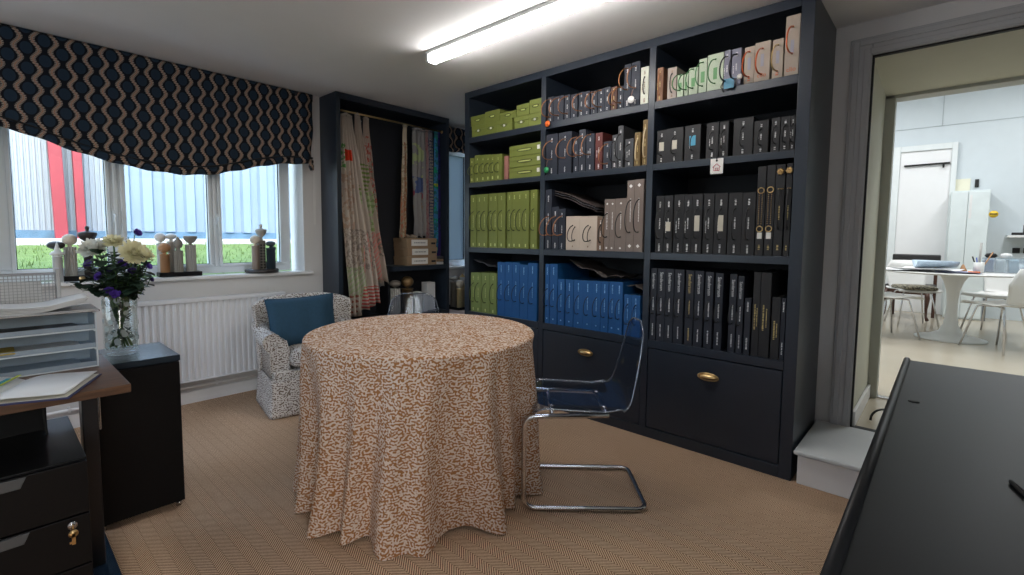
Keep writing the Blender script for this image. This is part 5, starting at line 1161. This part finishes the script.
# dark antique chair behind
dw = wood_mat('dark_mahogany', (.035, .014, .008), (.09, .035, .02)); at_ = thing('antique_chair', 'dark wooden antique chair with black padded back and cabriole legs', 'chair', (8.45, .36, FZ), radians(172))
MB().box(-.22, .22, -.24, .24, .40, .46).build('seat', M('black_leather', (.018, .017, .017), .45), at_, bevel=.015)
MB().box(-.25, -.21, -.26, .26, .70, .86).build('backrest', MATS['black_leather'], at_, bevel=.015)
for sy in (-.22, .22): MB().box(-.245, -.215, sy - .018, sy + .018, .0, .74).build('back_post', dw, at_, bevel=.004)
for sx, sy in ((1, 1), (1, -1)): MB().tube([(.20, .21 * sy, .40), (.23, .225 * sy, .30), (.21, .215 * sy, .16), (.215, .22 * sy, .06), (.25, .24 * sy, .018)], [.026, .030, .018, .014, .020], 10).build('leg', dw, at_)
MB().box(-.205, .21, -.22, .22, .34, .40).build('seat_rail', dw, at_, bevel=.006)
# on the tulip table
TZ = FZ + .7265
def sheetf(lab, x, y, rz, w, d, mat, z, name='paper_sheet', curl=.01, cat='paper'):
    o = MB().grid(10, 8, lambda u, v: (w * (u - .5), d * (v - .5), curl * (abs(u - .5) * 2) ** 2 + .003 * sin(v * 5 + u * 4) + .0035)).build(name, mat, None, solid=.002); o.location = (x, y, z); o.rotation_euler.z = rz; return tag(o, lab, cat)
sheetf('large white drawing sheet hanging over the left end of the tulip table', 6.75, .36, .3, .42, .55, paper, TZ); sheetf('second white sheet lying across the middle of the tulip table', 6.62, .16, -.3, .36, .50, paper, TZ + .014, curl=.02)
sheetf('open book of pale pages standing curled on the tulip table', 6.85, .10, .2, .30, .34, paper2, TZ + .034, curl=.07, name='open_catalogue', cat='book'); sheetf('lilac patterned sheet right of the drawings on the tulip table', 6.60, -.08, 0, .3, .34, M('lilac_print', (.40, .42, .60), .8, var=.2, nscale=60), TZ, name='patterned_sheet')
t = thing('pen_pot', 'white pot of rulers and pencils on the tulip table', 'pot', (6.75, -.235, TZ)); MB().lathe([(.040, .0005), (.042, .11), (.039, .11), (.037, .004), (.002, .004)], n=24).build('pot', plas, t)
for i, (dx, dy, h, c, nm, l) in enumerate(((0, -.005, .30, stone, 'ruler', 'long grey ruler standing in the white pen pot'), (.0, -.09, .21, wood_f, 'pencil', 'wooden pencil leaning right out of the white pen pot'), (.0, .05, .16, dark_gap, 'pen', 'dark pen leaning left in the white pen pot'), (.02, .02, .15, M('blue_pen', (.05, .1, .4), .4), 'pen', 'blue pen standing upright in the white pen pot'))):
    MBo = MB().tube([(0, 0, 0), (dx, dy, h)], .010 if i == 0 else .006, 6).build(nm, c); MBo.location = (6.75, -.235 + (-.0 if i < 2 else .0) + dy * .05, TZ + .006); tag(MBo, l, nm)
t = thing('tape_roll', 'orange tape roll lying on the tulip table beside the papers', 'tape', (6.62, -.20, TZ)); MB().lathe([(.025, .0005), (.045, .0005), (.045, .02), (.025, .02)], n=24, closed=False).lathe([(.025, .0005), (.025, .02)], n=24, closed=False).build('tape', M('orange_tape', (.70, .16, .03), .5), t)
t = thing('small_ornament', 'small brown ornament standing beside the pen pot on the tulip table', 'ornament', (6.78, -.12, TZ)); MB().lathe([(.03, .0005), (.034, .02), (.02, .045), (.012, .07), (.002, .085)], n=16).build('ornament_body', wood_f, t)
bx = clear('clear_box_plastic', (.85, .9, .93), .3, .05, haze=.15)
t = thing('clear_storage_box', 'clear plastic box of folded samples at the right of the tulip table', 'box', (7.05, -.42, TZ)); w = .15
b = MB(); b.box(-.10, .10, -w, w, 0.0005, .004); b.box(-.10, -.097, -w, w, .004, .15); b.box(.097, .10, -w, w, .004, .15); b.box(-.097, .097, -w, -w + .003, .004, .15); b.box(-.097, .097, w - .003, w, .004, .15); b.build('box_walls', bx, t)
for i, (y, c, l) in enumerate(((.105, M('slate_fabric', (.14, .20, .32), .8), 'slate blue'), (.02, white_f, 'white'), (-.075, M('pale_blue_fabric', (.28, .42, .52), .8), 'pale blue'))):
    o = MB().box(-.08, .08, -.035, .035, 0, .13).build('folded_sample', c, None, bevel=.008); o.location = (7.05, -.42 + y, TZ + .005); tag(o, l + ' folded sample standing in the clear box on the tulip table', 'sample')
for i, (y, c, l) in enumerate(((-.33, dark_gap, 'black'), (-.44, white_f, 'white'))):
    o = MB().lathe([(.03, .0), (.05, .02), (.035, .045), (.002, .05)], n=16).build('rolled_item', c); o.location = (7.05, y, TZ + .151 - .0005); tag(o, l + ' rounded item on top of the clear sample box', 'item')

# ------------------------------------------------------------------ lights, world, camera
def area(name, loc, sx, sy, power, c=(1, 1, 1), rot=(0, 0, 0)):
    l = bpy.data.lights.new(name, 'AREA'); l.shape = 'RECTANGLE'; l.size = sx; l.size_y = sy; l.energy = power; l.color = c
    o = bpy.data.objects.new(name, l); col.objects.link(o); o.location = loc; o.rotation_euler = rot; return o
for i, (x, y) in enumerate(((5.6, -.9), (7.6, -.9), (5.6, 1.0), (7.6, 1.0))):
    area('far_room_fill_light', (x, y, 3.38), 1.1, .5, FARW, (.97, .985, 1.0))  # unseen fill lights added under the far room ceiling
w = bpy.data.worlds.new('World'); scene.world = w; w.use_nodes = True; nt = w.node_tree
bg = nt.nodes['Background']; sk_ = nt.nodes.new('ShaderNodeTexSky'); sk_.sky_type = 'NISHITA'; sk_.sun_disc = False; sk_.sun_elevation = radians(40); sk_.sun_rotation = radians(200); sk_.air_density = 1.2; sk_.dust_density = 3.0
mx = nt.nodes.new('ShaderNodeMix'); mx.data_type = 'RGBA'; mx.inputs[0].default_value = .75; mx.inputs[7].default_value = (.72, .87, 1.0, 1)
nt.links.new(sk_.outputs[0], mx.inputs[6]); nt.links.new(mx.outputs[2], bg.inputs[0]); bg.inputs[1].default_value = SKYS
p_ = area('added_rear_window_portal', (-.75, -1.75, 1.525), 1.1, 1.25, 1, rot=(radians(90), 0, 0)); p_.data.cycles.is_portal = True  # portal of the added window behind the camera
p_ = area('added_left_window_portal', (-1.75, 2.7, 1.525), 1.25, 1.4, 1, rot=(0, radians(-90), 0)); p_.data.cycles.is_portal = True  # portal of the added left-wall window
for nm, x0, x1 in (('window_portal', .02, XO), ('alcove_window_portal', 3.22, ALC)):
    p_ = area(nm, ((x0 + x1) / 2, 4.20, 1.55), x1 - x0, 1.3, 1, rot=(radians(-90), 0, 0)); p_.data.cycles.is_portal = True

cam = bpy.data.cameras.new('camera'); co = bpy.data.objects.new('camera', cam); col.objects.link(co); scene.camera = co
F_PX, CY, YAW, PITCH, ROLL = 479.27, 272.6, 42.2818, 4.1917, .5139
y_, t_, r_ = radians(YAW), radians(PITCH), radians(ROLL)
fw = Vector((cos(y_) * cos(t_), sin(y_) * cos(t_), -sin(t_))); rt = Vector((sin(y_), -cos(y_), 0)); up = rt.cross(fw)
r2 = rt * cos(r_) + up * sin(r_); u2 = up * cos(r_) - rt * sin(r_)
mw = Matrix((r2, u2, -fw)).transposed().to_4x4(); mw.translation = (0, 0, H); co.matrix_world = mw
cam.sensor_width = 36; cam.lens = F_PX / 1024 * 36; cam.shift_y = (CY - 287.5) / 1024; cam.clip_start = .02
scene.view_settings.view_transform = 'Standard'; scene.view_settings.look = 'None'; scene.view_settings.gamma = 1; scene.view_settings.exposure = EXPO
try: scene.view_settings.use_curve_mapping = False
except Exception: pass
scene.cycles.use_denoising = True; scene.cycles.max_bounces = 8; scene.cycles.transparent_max_bounces = 24; scene.cycles.caustics_reflective = False; scene.cycles.caustics_refractive = False
scene.cycles.sample_clamp_indirect = 6
